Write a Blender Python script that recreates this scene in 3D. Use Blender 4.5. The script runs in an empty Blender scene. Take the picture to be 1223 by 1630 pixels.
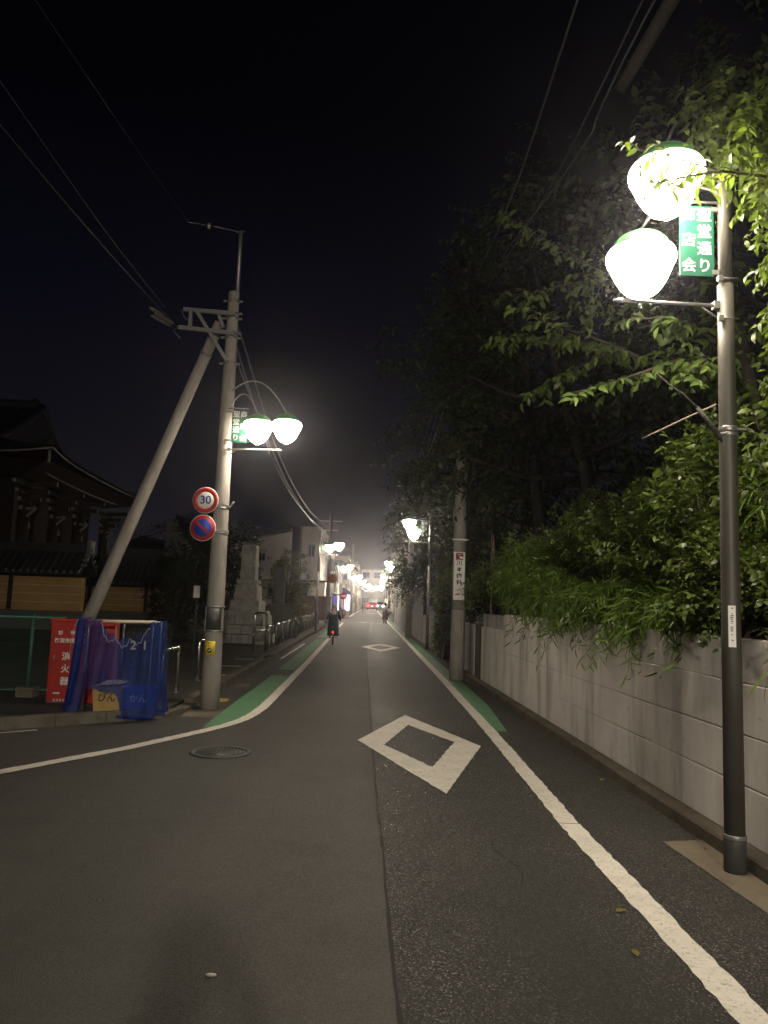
import bpy, bmesh, math, random
import numpy as np
from mathutils import Vector, Matrix, Quaternion

scene = bpy.context.scene
COL = scene.collection
PI = math.pi
R = math.radians

# ------------------------------------------------------------------ camera
cd = bpy.data.cameras.new('camera')
cam = bpy.data.objects.new('camera', cd)
COL.objects.link(cam)
cd.sensor_fit = 'VERTICAL'
cd.sensor_height = 24.0
cd.lens = 24.0 * 1224.0 / 1630.0
cd.clip_start = 0.03
cd.clip_end = 1500
CAM_H = 1.6
pitch, yaw, roll = R(6.637), R(0.443), R(2.0)
fw = Vector((math.sin(yaw) * math.cos(pitch), math.cos(yaw) * math.cos(pitch), math.sin(pitch)))
r0 = Vector((math.cos(yaw), -math.sin(yaw), 0))
u0 = r0.cross(fw)
up = u0 * math.cos(roll) - r0 * math.sin(roll)
rt = r0 * math.cos(roll) + u0 * math.sin(roll)
M3 = Matrix((rt, up, -fw)).transposed()
cam.matrix_world = Matrix.Translation((0, 0, CAM_H)) @ M3.to_4x4()
scene.camera = cam

# ------------------------------------------------------------------ night sky
world = bpy.data.worlds.new('World')
scene.world = world
world.use_nodes = True
nt = world.node_tree
nt.nodes.clear()
wo = nt.nodes.new('ShaderNodeOutputWorld')
sky = nt.nodes.new('ShaderNodeTexSky')
sky.sky_type = 'NISHITA'
sky.sun_disc = False
sky.sun_elevation = R(-12)
sky.sun_rotation = R(200)
bg1 = nt.nodes.new('ShaderNodeBackground')
bg1.inputs['Strength'].default_value = 0.05
nt.links.new(sky.outputs[0], bg1.inputs[0])
# town glow: even in every direction, fading with elevation
tc = nt.nodes.new('ShaderNodeTexCoord')
sx = nt.nodes.new('ShaderNodeSeparateXYZ')
nt.links.new(tc.outputs['Generated'], sx.inputs[0])
rmp = nt.nodes.new('ShaderNodeValToRGB')
el = rmp.color_ramp.elements
el[0].position = 0.0
el[0].color = (0.020, 0.0175, 0.0195, 1)
el[1].position = 1.0
el[1].color = (0.0003, 0.0003, 0.0006, 1)
for p_, c_ in ((0.08, (0.0105, 0.0096, 0.0122)), (0.2, (0.0045, 0.0044, 0.0072)), (0.35, (0.0022, 0.0022, 0.0052)), (0.55, (0.0005, 0.0005, 0.0014))):
    e = rmp.color_ramp.elements.new(p_)
    e.color = (*c_, 1)
nt.links.new(sx.outputs['Z'], rmp.inputs[0])
bg2 = nt.nodes.new('ShaderNodeBackground')
bg2.inputs['Strength'].default_value = 1.0
nt.links.new(rmp.outputs[0], bg2.inputs[0])
ad = nt.nodes.new('ShaderNodeAddShader')
nt.links.new(bg1.outputs[0], ad.inputs[0])
nt.links.new(bg2.outputs[0], ad.inputs[1])
nt.links.new(ad.outputs[0], wo.inputs['Surface'])

# lamp strength, haze, exposure
LAMP = 110.0
LAMP_COL = (1.0, 0.87, 0.69)
HAZE = 0.0015
vs = scene.view_settings
vs.view_transform = 'Standard'
vs.look = 'None'
vs.exposure = 0.0
vs.gamma = 1.0
vs.use_curve_mapping = False
cy = scene.cycles
try:
    cy.use_denoising = True
    cy.denoiser = 'OPENIMAGEDENOISE'
    cy.denoising_input_passes = 'RGB_ALBEDO_NORMAL'
except Exception:
    pass
cy.max_bounces = 6
cy.diffuse_bounces = 2
cy.glossy_bounces = 2
cy.transmission_bounces = 3
cy.transparent_max_bounces = 12
cy.volume_bounces = 0
cy.sample_clamp_indirect = 3.0
cy.caustics_reflective = False
cy.caustics_refractive = False
cy.use_light_tree = True

# ------------------------------------------------------------------ materials
MATS = {}


def _n(t, kind, **kw):
    n = t.nodes.new(kind)
    for k, v in kw.items():
        setattr(n, k, v)
    return n


def _mix(t, fac, a, b, blend='MIX'):
    m = _n(t, 'ShaderNodeMix', data_type='RGBA', blend_type=blend)
    for sock, v in ((m.inputs['Factor'], fac), (m.inputs['A'], a), (m.inputs['B'], b)):
        if hasattr(v, 'is_output') or isinstance(v, bpy.types.NodeSocket):
            t.links.new(v, sock)
        elif isinstance(v, (int, float)):
            sock.default_value = v
        else:
            sock.default_value = (*v[:3], 1)
    return m.outputs['Result']


def _ramp(t, src, stops):
    r_ = _n(t, 'ShaderNodeValToRGB')
    e_ = r_.color_ramp.elements
    while len(e_) < len(stops):
        e_.new(0.5)
    for i, (p_, v) in enumerate(stops):
        e_[i].position = p_
        e_[i].color = (v, v, v, 1) if isinstance(v, (int, float)) else (*v, 1)
    t.links.new(src, r_.inputs[0])
    return r_.outputs[0]


def _noise(t, vec, scale, detail=3.0, rough=0.55):
    n = _n(t, 'ShaderNodeTexNoise')
    n.inputs['Scale'].default_value = scale
    n.inputs['Detail'].default_value = detail
    n.inputs['Roughness'].default_value = rough
    if vec is not None:
        t.links.new(vec, n.inputs['Vector'])
    return n.outputs['Fac']


def _map(t, vec, scale):
    m = _n(t, 'ShaderNodeMapping')
    m.inputs['Scale'].default_value = scale
    t.links.new(vec, m.inputs['Vector'])
    return m.outputs[0]


def base_mat(name):
    m = bpy.data.materials.new(name)
    m.use_nodes = True
    t = m.node_tree
    return m, t, t.nodes['Principled BSDF']


def mat(name, col, rough=0.6, var=0.25, scale=6.0, bump=0.0, bscale=60.0, metal=0.0, spec=0.4, dirt=None, dirt_amt=0.0, coords='Object', stretch=None, alpha=None):
    """A procedural material: colour mottled at two scales, optional dirt blotches and fine relief."""
    if name in MATS:
        return MATS[name]
    m, t, b = base_mat(name)
    if coords == 'World':
        g = _n(t, 'ShaderNodeNewGeometry').outputs['Position']
    else:
        g = _n(t, 'ShaderNodeTexCoord').outputs['Object']
    if stretch:
        gs = _map(t, g, stretch)
    else:
        gs = g
    n1 = _noise(t, gs, scale, 4)
    n2 = _noise(t, gs, scale * 7.3, 3)
    lo = tuple(c * (1 - var) for c in col)
    hi = tuple(min(1, c * (1 + var)) for c in col)
    c1 = _mix(t, _ramp(t, n1, [(0.3, 0.0), (0.7, 1.0)]), lo, hi)
    c2 = _mix(t, 0.35, c1, _mix(t, n2, lo, hi))
    if dirt is not None:
        dn = _ramp(t, _noise(t, gs, scale * 1.7, 5, 0.65), [(0.45, 0.0), (0.75, dirt_amt)])
        c2 = _mix(t, dn, c2, dirt)
    t.links.new(c2, b.inputs['Base Color'])
    b.inputs['Roughness'].default_value = rough
    b.inputs['Metallic'].default_value = metal
    b.inputs['Specular IOR Level'].default_value = spec
    if bump:
        bp = _n(t, 'ShaderNodeBump')
        bp.inputs['Strength'].default_value = bump
        bp.inputs['Distance'].default_value = 0.01
        t.links.new(_noise(t, g, bscale, 4), bp.inputs['Height'])
        t.links.new(bp.outputs[0], b.inputs['Normal'])
    MATS[name] = m
    return m


def emit(name, col, strength):
    if name in MATS:
        return MATS[name]
    m = bpy.data.materials.new(name)
    m.use_nodes = True
    t = m.node_tree
    t.nodes.clear()
    o = _n(t, 'ShaderNodeOutputMaterial')
    e_ = _n(t, 'ShaderNodeEmission')
    e_.inputs[0].default_value = (*col, 1)
    e_.inputs[1].default_value = strength
    t.links.new(e_.outputs[0], o.inputs[0])
    MATS[name] = m
    return m


def leaf_mat(name, col, trans=0.45, rough=0.4, var=0.45, spec=0.35):
    m = bpy.data.materials.new(name)
    m.use_nodes = True
    t = m.node_tree
    b = t.nodes['Principled BSDF']
    o = t.nodes['Material Output']
    a = _n(t, 'ShaderNodeAttribute', attribute_name='var')
    dark = tuple(c * (1 - var) for c in col)
    lite = (min(1, col[0] * (1 + var * 1.6)), min(1, col[1] * (1 + var)), col[2] * (1 + var * 0.2))
    c = _mix(t, a.outputs['Fac'], dark, lite)
    t.links.new(c, b.inputs['Base Color'])
    b.inputs['Roughness'].default_value = rough
    b.inputs['Specular IOR Level'].default_value = spec
    tr = _n(t, 'ShaderNodeBsdfTranslucent')
    tl = _mix(t, 1.0, c, (1.15, 1.2, 0.6), 'MULTIPLY')
    t.links.new(tl, tr.inputs[0])
    mx = _n(t, 'ShaderNodeMixShader')
    mx.inputs[0].default_value = trans
    t.links.new(b.outputs[0], mx.inputs[1])
    t.links.new(tr.outputs[0], mx.inputs[2])
    t.links.new(mx.outputs[0], o.inputs[0])
    return m


def asphalt(name, col, coarse):
    m, t, b = base_mat(name)
    g = _n(t, 'ShaderNodeNewGeometry').outputs['Position']
    vo = _n(t, 'ShaderNodeTexVoronoi', feature='F1')
    vo.inputs['Scale'].default_value = 125.0 if coarse else 190.0
    t.links.new(g, vo.inputs['Vector'])
    cellv = _n(t, 'ShaderNodeSeparateColor')
    t.links.new(vo.outputs['Color'], cellv.inputs[0])
    big = _noise(t, g, 0.55, 4, 0.6)
    mid = _noise(t, g, 5.0, 4, 0.6)
    lo = tuple(c * 0.62 for c in col)
    hi = tuple(c * 1.45 for c in col)
    c = _mix(t, _ramp(t, big, [(0.3, 0.0), (0.72, 1.0)]), lo, hi)
    c = _mix(t, 0.4, c, _mix(t, mid, lo, hi))
    if coarse:
        c = _mix(t, _ramp(t, cellv.outputs[0], [(0.0, 0.55), (0.6, 0.0), (1.0, 0.0)]), c, tuple(x * 0.35 for x in col))
        worn = _ramp(t, _noise(t, g, 0.8, 4, 0.6), [(0.35, 0.12), (0.65, 1.0)])  # uneven mask that thins the pale specks
        spk = _n(t, 'ShaderNodeMath', operation='MULTIPLY')
        t.links.new(_ramp(t, cellv.outputs[1], [(0.0, 0.0), (0.88, 0.0), (0.95, 0.7), (1.0, 1.0)]), spk.inputs[0])
        t.links.new(worn, spk.inputs[1])
        c = _mix(t, spk.outputs[0], c, (0.36, 0.345, 0.32))  # pale stones, brightened so their colour also paints in the sparkle
    else:
        c = _mix(t, _ramp(t, cellv.outputs[1], [(0.0, 0.0), (0.9, 0.0), (1.0, 0.5)]), c, tuple(x * 1.9 for x in col))
    # lanes polished by tyres, running along the street
    tr = _ramp(t, _noise(t, _map(t, g, (1.6, 0.05, 1.0)), 1.0, 3, 0.5), [(0.35, 0.0), (0.65, 0.55)])
    c = _mix(t, tr, c, tuple(x * 0.68 for x in col))
    # oil stains with their own outline
    st = _ramp(t, _noise(t, g, 1.3, 3, 0.5), [(0.58, 0.0), (0.7, 0.35)])
    c = _mix(t, st, c, tuple(x * 0.5 for x in col))
    t.links.new(c, b.inputs['Base Color'])
    t.links.new(_ramp(t, cellv.outputs[2], [(0.0, 0.22 if coarse else 0.5), (0.25, 0.6), (1.0, 0.92)]), b.inputs['Roughness'])
    b.inputs['Specular IOR Level'].default_value = 0.35
    bp = _n(t, 'ShaderNodeBump')
    bp.inputs['Strength'].default_value = 1.0 if coarse else 0.4
    bp.inputs['Distance'].default_value = 0.009 if coarse else 0.003
    t.links.new(_ramp(t, vo.outputs['Distance'], [(0.0, 1.0), (0.75, 0.0)]), bp.inputs['Height'])
    t.links.new(bp.outputs[0], b.inputs['Normal'])
    MATS[name] = m
    return m


def paint(name, col, wear):
    """Road paint worn through to the asphalt in small flakes."""
    m, t, b = base_mat(name)
    g = _n(t, 'ShaderNodeNewGeometry').outputs['Position']
    n = _noise(t, g, 55.0, 5, 0.7)
    n2 = _noise(t, g, 2.2, 3, 0.6)
    tone = _mix(t, n2, tuple(c * 0.72 for c in col), tuple(min(1, c * 1.12) for c in col))
    tone = _mix(t, _ramp(t, _noise(t, g, 9.0, 4, 0.7), [(0.5, 0.0), (0.8, 0.45)]), tone, tuple(c * 0.45 for c in col))
    c = _mix(t, _ramp(t, n, [(0.555, 0.0), (0.63, wear)]), tone, (0.06, 0.057, 0.052))
    t.links.new(c, b.inputs['Base Color'])
    b.inputs['Roughness'].default_value = 0.7
    b.inputs['Specular IOR Level'].default_value = 0.3
    bp = _n(t, 'ShaderNodeBump')
    bp.inputs['Strength'].default_value = 0.5
    bp.inputs['Distance'].default_value = 0.003
    t.links.new(_noise(t, g, 130.0, 3), bp.inputs['Height'])
    t.links.new(bp.outputs[0], b.inputs['Normal'])
    MATS[name] = m
    return m


def wall_mat(name, col):
    """Board-marked concrete with rain streaks that run down it."""
    m, t, b = base_mat(name)
    g = _n(t, 'ShaderNodeNewGeometry').outputs['Position']
    streak = _noise(t, _map(t, g, (0.9, 1.0, 0.16)), 3.0, 5, 0.6)
    fine = _noise(t, _map(t, g, (14.0, 14.0, 1.0)), 3.0, 3, 0.6)
    blot = _noise(t, g, 1.7, 5, 0.65)
    tone = _mix(t, blot, tuple(c * 0.7 for c in col), tuple(c * 1.2 for c in col))
    tone = _mix(t, _ramp(t, streak, [(0.47, 0.0), (0.62, 0.5), (0.76, 0.85)]), tone, tuple(c * 0.38 for c in col))
    tone = _mix(t, _ramp(t, fine, [(0.35, 0.0), (0.8, 0.16)]), tone, tuple(c * 0.6 for c in col))
    moss = _ramp(t, _noise(t, _map(t, g, (1.0, 1.0, 3.0)), 6.0, 4, 0.7), [(0.62, 0.0), (0.78, 0.5)])
    tone = _mix(t, moss, tone, (0.09, 0.085, 0.06))
    t.links.new(tone, b.inputs['Base Color'])
    b.inputs['Roughness'].default_value = 0.85
    b.inputs['Specular IOR Level'].default_value = 0.25
    bp = _n(t, 'ShaderNodeBump')
    bp.inputs['Strength'].default_value = 0.35
    bp.inputs['Distance'].default_value = 0.008
    t.links.new(_noise(t, _map(t, g, (40.0, 40.0, 6.0)), 1.5, 4, 0.6), bp.inputs['Height'])
    t.links.new(bp.outputs[0], b.inputs['Normal'])
    MATS[name] = m
    return m


def net_mat():
    m = bpy.data.materials.new('blue_net')
    m.use_nodes = True
    t = m.node_tree
    b = t.nodes['Principled BSDF']
    o = t.nodes['Material Output']
    g = _n(t, 'ShaderNodeTexCoord').outputs['Object']
    n = _noise(t, _map(t, g, (1.0, 1.0, 0.25)), 9.0, 3)
    t.links.new(_mix(t, n, (0.010, 0.026, 0.15), (0.016, 0.05, 0.25)), b.inputs['Base Color'])
    b.inputs['Roughness'].default_value = 0.7
    tp = _n(t, 'ShaderNodeBsdfTransparent')
    tp.inputs[0].default_value = (0.60, 0.66, 1.0, 1)
    mx = _n(t, 'ShaderNodeMixShader')
    wv = _n(t, 'ShaderNodeTexVoronoi', feature='DISTANCE_TO_EDGE')
    wv.inputs['Scale'].default_value = 60.0
    t.links.new(g, wv.inputs['Vector'])
    ma = _n(t, 'ShaderNodeMath', operation='ADD')
    t.links.new(_ramp(t, n, [(0.3, 0.18), (0.7, 0.42)]), ma.inputs[0])
    t.links.new(_ramp(t, wv.outputs['Distance'], [(0.04, 0.4), (0.16, 0.0)]), ma.inputs[1])
    ma.use_clamp = True
    t.links.new(ma.outputs[0], mx.inputs[0])
    t.links.new(tp.outputs[0], mx.inputs[1])
    t.links.new(b.outputs[0], mx.inputs[2])
    t.links.new(mx.outputs[0], o.inputs[0])
    return m


asph_fine = asphalt('asphalt_fine', (0.064, 0.0598, 0.0535), False)
asph_coarse = asphalt('asphalt_coarse', (0.055, 0.0515, 0.046), True)
m_pave = asphalt('pavement_asphalt', (0.05, 0.047, 0.042), False)
m_soil = mat('soil', (0.035, 0.03, 0.022), 0.95, 0.4, 3, 0.5, 30, coords='World')
m_white = paint('white_road_paint', (0.80, 0.75, 0.665), 0.5)
m_green = paint('green_road_paint', (0.115, 0.27, 0.14), 0.5)
m_yellowp = paint('yellow_plate', (0.40, 0.28, 0.06), 0.6)
m_brownp = asphalt('red_brown_asphalt', (0.07, 0.045, 0.035), False)
m_crack = mat('crack_tar', (0.012, 0.011, 0.01), 0.7, 0.2, 20, coords='World')
m_kerb = mat('kerb_concrete', (0.125, 0.11, 0.085), 0.85, 0.3, 2.5, 0.5, 50, dirt=(0.05, 0.042, 0.025), dirt_amt=0.8, coords='World')
m_patch = mat('mortar_patch', (0.17, 0.14, 0.10), 0.9, 0.3, 2.0, 0.6, 45, dirt=(0.06, 0.05, 0.035), dirt_amt=0.6, coords='World')
m_ledge = mat('ledge_concrete', (0.085, 0.07, 0.05), 0.9, 0.35, 2.5, 0.5, 50, dirt=(0.03, 0.026, 0.018), dirt_amt=0.8, coords='World')
m_wall = wall_mat('wall_concrete', (0.72, 0.675, 0.63))
m_wall2 = wall_mat('wall_concrete_grey', (0.42, 0.40, 0.38))
m_conc = mat('pole_concrete', (0.27, 0.25, 0.222), 0.8, 0.22, 5, 0.35, 45, dirt=(0.12, 0.105, 0.085), dirt_amt=0.5, stretch=(1, 1, 0.3))
m_steel = mat('galvanised_steel', (0.25, 0.245, 0.23), 0.42, 0.2, 8, 0.1, 80, metal=0.7)
m_stain = mat('stainless_steel', (0.78, 0.77, 0.74), 0.27, 0.12, 9, 0.05, 80, metal=1.0)
m_brown = mat('brown_pole_paint', (0.048, 0.044, 0.034), 0.55, 0.25, 7, 0.12, 60, spec=0.5, dirt=(0.03, 0.026, 0.02), dirt_amt=0.5, stretch=(1, 1, 0.2))
m_dsteel = mat('dark_steel', (0.07, 0.07, 0.068), 0.5, 0.25, 8, 0.1, 60, metal=0.3)
m_black = mat('black_rubber', (0.018, 0.018, 0.018), 0.6, 0.2, 10)
m_wire = mat('cable_sheath', (0.022, 0.022, 0.022), 0.38, 0.2, 10, spec=0.6)
m_gsign = mat('sign_green', (0.006, 0.072, 0.040), 0.45, 0.1, 5)
m_wsign = mat('sign_white', (0.72, 0.70, 0.66), 0.5, 0.08, 6)
m_letter = mat('banner_white', (0.46, 0.45, 0.42), 0.6, 0.06, 6)
m_cap = mat('cap_green', (0.05, 0.22, 0.06), 0.45, 0.15, 9)
def globe_mat(name, strength):
    """The bulb hangs low in the bowl: the underside is brightest, the shoulder under the cap much dimmer."""
    m = emit(name, LAMP_COL, strength)
    t = m.node_tree
    e_ = [n for n in t.nodes if n.type == 'EMISSION'][0]
    sp_ = _n(t, 'ShaderNodeSeparateXYZ')
    t.links.new(_n(t, 'ShaderNodeNewGeometry').outputs['Normal'], sp_.inputs[0])
    mr = _n(t, 'ShaderNodeMapRange')
    for k_, v_ in (('From Min', -0.9), ('From Max', 0.35), ('To Min', strength * 1.25), ('To Max', strength * 0.10)):
        mr.inputs[k_].default_value = v_
    t.links.new(sp_.outputs['Z'], mr.inputs['Value'])
    t.links.new(mr.outputs[0], e_.inputs[1])
    return m


m_globe = globe_mat('lit_globe', LAMP)
m_globe_far = globe_mat('lit_globe_far', LAMP * 2.8)  # far globes boosted beyond the near ones to light the far street
m_led = emit('led_panel', (1.0, 0.9, 0.74), 9500.0)
m_red = mat('sign_red', (0.42, 0.03, 0.035), 0.4, 0.12, 7)
m_boxred = mat('box_red', (0.40, 0.024, 0.016), 0.42, 0.15, 4, 0.05, 30, dirt=(0.18, 0.02, 0.015), dirt_amt=0.5)
m_blue = mat('sign_blue', (0.02, 0.07, 0.36), 0.4, 0.1, 7)
m_ysign = mat('sticker_yellow', (0.62, 0.47, 0.03), 0.45, 0.1, 8)
m_ink = mat('ink_black', (0.02, 0.02, 0.022), 0.5, 0.1, 8)
m_gpost = mat('fence_green', (0.035, 0.12, 0.085), 0.5, 0.2, 6)
m_gwire = mat('fence_wire_green', (0.04, 0.10, 0.08), 0.5, 0.2, 6)
m_net = net_mat()
m_rope = mat('net_cord', (0.24, 0.25, 0.28), 0.7, 0.15, 20)
m_ycrate = mat('crate_yellow', (0.42, 0.28, 0.10), 0.5, 0.15, 6)
m_bcrate = mat('crate_blue', (0.03, 0.10, 0.46), 0.45, 0.15, 6)
m_beige = mat('cardboard', (0.42, 0.30, 0.19), 0.8, 0.2, 6)
m_stone = mat('monument_stone', (0.40, 0.385, 0.345), 0.85, 0.3, 3, 0.5, 40, dirt=(0.09, 0.085, 0.07), dirt_amt=0.6, coords='World')
m_dstone = mat('dark_stone', (0.07, 0.07, 0.062), 0.8, 0.3, 4, 0.5, 40, coords='World')
m_tan = mat('ochre_plaster', (0.58, 0.36, 0.15), 0.9, 0.2, 1.2, 0.2, 30, coords='World')
m_line = mat('white_plaster', (0.72, 0.64, 0.48), 0.9, 0.12, 3, coords='World')
m_timber = mat('dark_timber', (0.045, 0.032, 0.022), 0.7, 0.3, 3, 0.2, 30, coords='World')
m_tile = mat('roof_tile', (0.045, 0.046, 0.05), 0.45, 0.3, 4, 0.2, 20, coords='World')
m_tend = mat('tile_end', (0.17, 0.17, 0.175), 0.5, 0.2, 4, coords='World')
m_plast = mat('white_wood_end', (0.33, 0.31, 0.28), 0.7, 0.15, 4, coords='World')
m_plinth = mat('plinth_stone', (0.17, 0.165, 0.15), 0.85, 0.25, 2, 0.3, 30, coords='World')
m_house = mat('house_render', (0.50, 0.47, 0.44), 0.85, 0.14, 0.7, 0.1, 20, dirt=(0.2, 0.19, 0.17), dirt_amt=0.4, coords='World')
m_house2 = mat('house_cream', (0.62, 0.56, 0.44), 0.85, 0.14, 0.7, coords='World')
m_house3 = mat('house_beige_tile', (0.60, 0.52, 0.37), 0.8, 0.2, 1.5, coords='World')
m_house4 = mat('house_grey', (0.20, 0.20, 0.195), 0.85, 0.18, 0.7, coords='World')
m_brick = mat('house_brown', (0.15, 0.075, 0.045), 0.8, 0.25, 2.0, coords='World')
m_roof = mat('dark_roof', (0.03, 0.03, 0.032), 0.7, 0.25, 2, coords='World')
m_frame = mat('window_frame', (0.30, 0.30, 0.29), 0.5, 0.1, 6)
m_glass = mat('dark_glass', (0.02, 0.022, 0.026), 0.08, 0.2, 1, spec=0.7)
m_litwin = emit('lit_window', (1.0, 0.78, 0.5), 1.4)
m_shoplit = emit('shop_interior_light', (0.85, 0.78, 1.0), 2.0)
m_purple = emit('backlit_sign_purple', (0.25, 0.20, 0.9), 0.5)
m_signlit = emit('backlit_sign_white', (0.9, 0.85, 1.0), 2.0)
m_tail = emit('tail_light', (1.0, 0.03, 0.04), 16.0)
m_plate = emit('plate_glow', (1.0, 0.85, 0.8), 2.0)  # glow put on the plate itself, in place of light falling on it
m_head = emit('headlight', (1.0, 0.9, 0.85), 60.0)
m_rear = emit('bike_rear_light', (1.0, 0.05, 0.03), 2.0)
m_car = mat('car_red', (0.62, 0.015, 0.03), 0.25, 0.08, 3, spec=0.7)
m_awning = mat('awning_blue', (0.06, 0.06, 0.22), 0.7, 0.2, 3)
m_orange = mat('sign_orange', (0.55, 0.19, 0.03), 0.5, 0.15, 5)
m_skin = mat('skin', (0.45, 0.28, 0.20), 0.55, 0.1, 8)
m_hair = mat('black_hair', (0.015, 0.013, 0.012), 0.5, 0.3, 40)
m_ghair = mat('grey_hair', (0.32, 0.31, 0.29), 0.6, 0.25, 40)
m_coat = mat('dark_green_coat', (0.022, 0.045, 0.045), 0.8, 0.25, 6)
m_trous = mat('dark_trousers', (0.02, 0.02, 0.024), 0.85, 0.25, 8)
m_dress = mat('pale_dress', (0.34, 0.28, 0.28), 0.85, 0.15, 6)
m_shirt = mat('pale_shirt', (0.5, 0.46, 0.44), 0.85, 0.15, 6)
m_bark = mat('bark', (0.024, 0.02, 0.016), 0.9, 0.4, 8, 0.8, 30, stretch=(1, 1, 0.3))
m_twig = mat('twig_bark', (0.045, 0.034, 0.022), 0.85, 0.3, 12)
m_dry = mat('dry_wood', (0.17, 0.135, 0.10), 0.85, 0.3, 12)
m_rust = mat('rusty_sheet', (0.25, 0.10, 0.055), 0.85, 0.3, 6, 0.3, 30)
l_bright = leaf_mat('leaf_bright', (0.072, 0.118, 0.028), 0.4)
l_cherry = leaf_mat('leaf_cherry', (0.085, 0.15, 0.045), 0.4)
l_shrub = leaf_mat('leaf_shrub', (0.072, 0.118, 0.026), 0.28, 0.36, spec=0.4)
l_bamboo = leaf_mat('leaf_bamboo', (0.10, 0.185, 0.034), 0.35)
l_shrub_lit = leaf_mat('leaf_shrub_lit', (0.095, 0.15, 0.04), 0.3, spec=0.4)  # lighter copy of the shrub leaf, painting light onto the far bushes
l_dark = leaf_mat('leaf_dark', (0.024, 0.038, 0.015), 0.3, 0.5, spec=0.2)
l_pine = leaf_mat('leaf_clipped', (0.085, 0.10, 0.035), 0.3)
l_dead = leaf_mat('leaf_fallen', (0.30, 0.26, 0.06), 0.2)


# ------------------------------------------------------------------ mesh helpers
class MB:
    """Collects shapes and links them as ONE mesh object."""

    def __init__(self):
        self.v, self.f, self.s, self.m = [], [], [], []

    def add(self, vs, fs, smooth=False, mi=0):
        o = len(self.v)
        self.v.extend([tuple(p) for p in vs])
        for f in fs:
            self.f.append([i + o for i in f])
            self.s.append(smooth)
            self.m.append(mi)
        return self

    def box(self, c, s, rz=0.0, mat3=None, mi=0):
        hx, hy, hz = s[0] / 2, s[1] / 2, s[2] / 2
        p = [Vector((x, y, z)) for z in (-hz, hz) for y in (-hy, hy) for x in (-hx, hx)]
        if mat3 is None:
            mat3 = Matrix.Rotation(rz, 3, 'Z')
        c = Vector(c)
        return self.add([mat3 @ q + c for q in p], [(0, 2, 3, 1), (4, 5, 7, 6), (0, 1, 5, 4), (2, 6, 7, 3), (0, 4, 6, 2), (1, 3, 7, 5)], False, mi)

    def bar(self, a, b, w, h, mi=0):
        """A rectangular bar from a to b."""
        a, b = Vector(a), Vector(b)
        d = b - a
        x = d.normalized()
        z = Vector((0, 0, 1)) if abs(x.z) < 0.95 else Vector((0, 1, 0))
        y = z.cross(x).normalized()
        z = x.cross(y)
        m3 = Matrix((x, y, z)).transposed()
        return self.box((a + b) / 2, (d.length, w, h), mat3=m3, mi=mi)

    def tube(self, pts, r, n=8, caps=True, mi=0, smooth=True):
        pts = [Vector(p) for p in pts]
        rs = r if isinstance(r, (list, tuple)) else [r] * len(pts)
        vs, fs = [], []
        prev = None
        for i, p in enumerate(pts):
            d = (pts[min(i + 1, len(pts) - 1)] - pts[max(i - 1, 0)]).normalized()
            if prev is None:
                ref = Vector((0, 0, 1)) if abs(d.z) < 0.9 else Vector((1, 0, 0))
                x = d.cross(ref).normalized()
            else:
                x = (prev - d * prev.dot(d)).normalized()
            prev = x
            y = d.cross(x)
            for k in range(n):
                a = 2 * PI * k / n
                vs.append(p + (x * math.cos(a) + y * math.sin(a)) * rs[i])
        for i in range(len(pts) - 1):
            for k in range(n):
                k2 = (k + 1) % n
                fs.append((i * n + k, i * n + k2, (i + 1) * n + k2, (i + 1) * n + k))
        self.add(vs, fs, smooth, mi)
        if caps:
            o = len(self.v) - len(vs)
            self.f.append([o + k for k in range(n)][::-1])
            self.s.append(False)
            self.m.append(mi)
            e = o + (len(pts) - 1) * n
            self.f.append([e + k for k in range(n)])
            self.s.append(False)
            self.m.append(mi)
        return self

    def lathe(self, prof, c=(0, 0, 0), n=24, axis='Z', mi=0, smooth=True, m3=None):
        vs, fs = [], []
        for (r, z) in prof:
            for k in range(n):
                a = 2 * PI * k / n
                q = Vector((r * math.cos(a), r * math.sin(a), z))
                if m3 is not None:
                    q = m3 @ q
                vs.append(q + Vector(c))
        for i in range(len(prof) - 1):
            for k in range(n):
                k2 = (k + 1) % n
                fs.append((i * n + k, i * n + k2, (i + 1) * n + k2, (i + 1) * n + k))
        self.add(vs, fs, smooth, mi)
        if abs(prof[0][0] - prof[-1][0]) < 2e-3 and abs(prof[0][1] - prof[-1][1]) < 2e-3 and len(prof) > 3:
            return self
        o = len(self.v) - len(vs)
        if prof[0][0] > 1e-4:
            self.f.append([o + k for k in range(n)][::-1]); self.s.append(False); self.m.append(mi)
        if prof[-1][0] > 1e-4:
            e = o + (len(prof) - 1) * n
            self.f.append([e + k for k in range(n)]); self.s.append(False); self.m.append(mi)
        return self

    def loft(self, rings, n=14, mi=0):
        """rings: (cx, cy, cz, rx, ry)"""
        vs, fs = [], []
        for (x, y, z, rx, ry) in rings:
            for k in range(n):
                a = 2 * PI * k / n
                vs.append((x + rx * math.cos(a), y + ry * math.sin(a), z))
        for i in range(len(rings) - 1):
            for k in range(n):
                k2 = (k + 1) % n
                fs.append((i * n + k, i * n + k2, (i + 1) * n + k2, (i + 1) * n + k))
        fs.append(tuple(range(n))[::-1])
        fs.append(tuple((len(rings) - 1) * n + k for k in range(n)))
        return self.add(vs, fs, True, mi)

    def prism(self, poly, z0, z1, mi=0):
        n = len(poly)
        vs = [(x, y, z0) for x, y in poly] + [(x, y, z1) for x, y in poly]
        fs = [tuple(range(n))[::-1], tuple(range(n, 2 * n))]
        fs += [(i, (i + 1) % n, n + (i + 1) % n, n + i) for i in range(n)]
        return self.add(vs, fs, False, mi)

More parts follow.
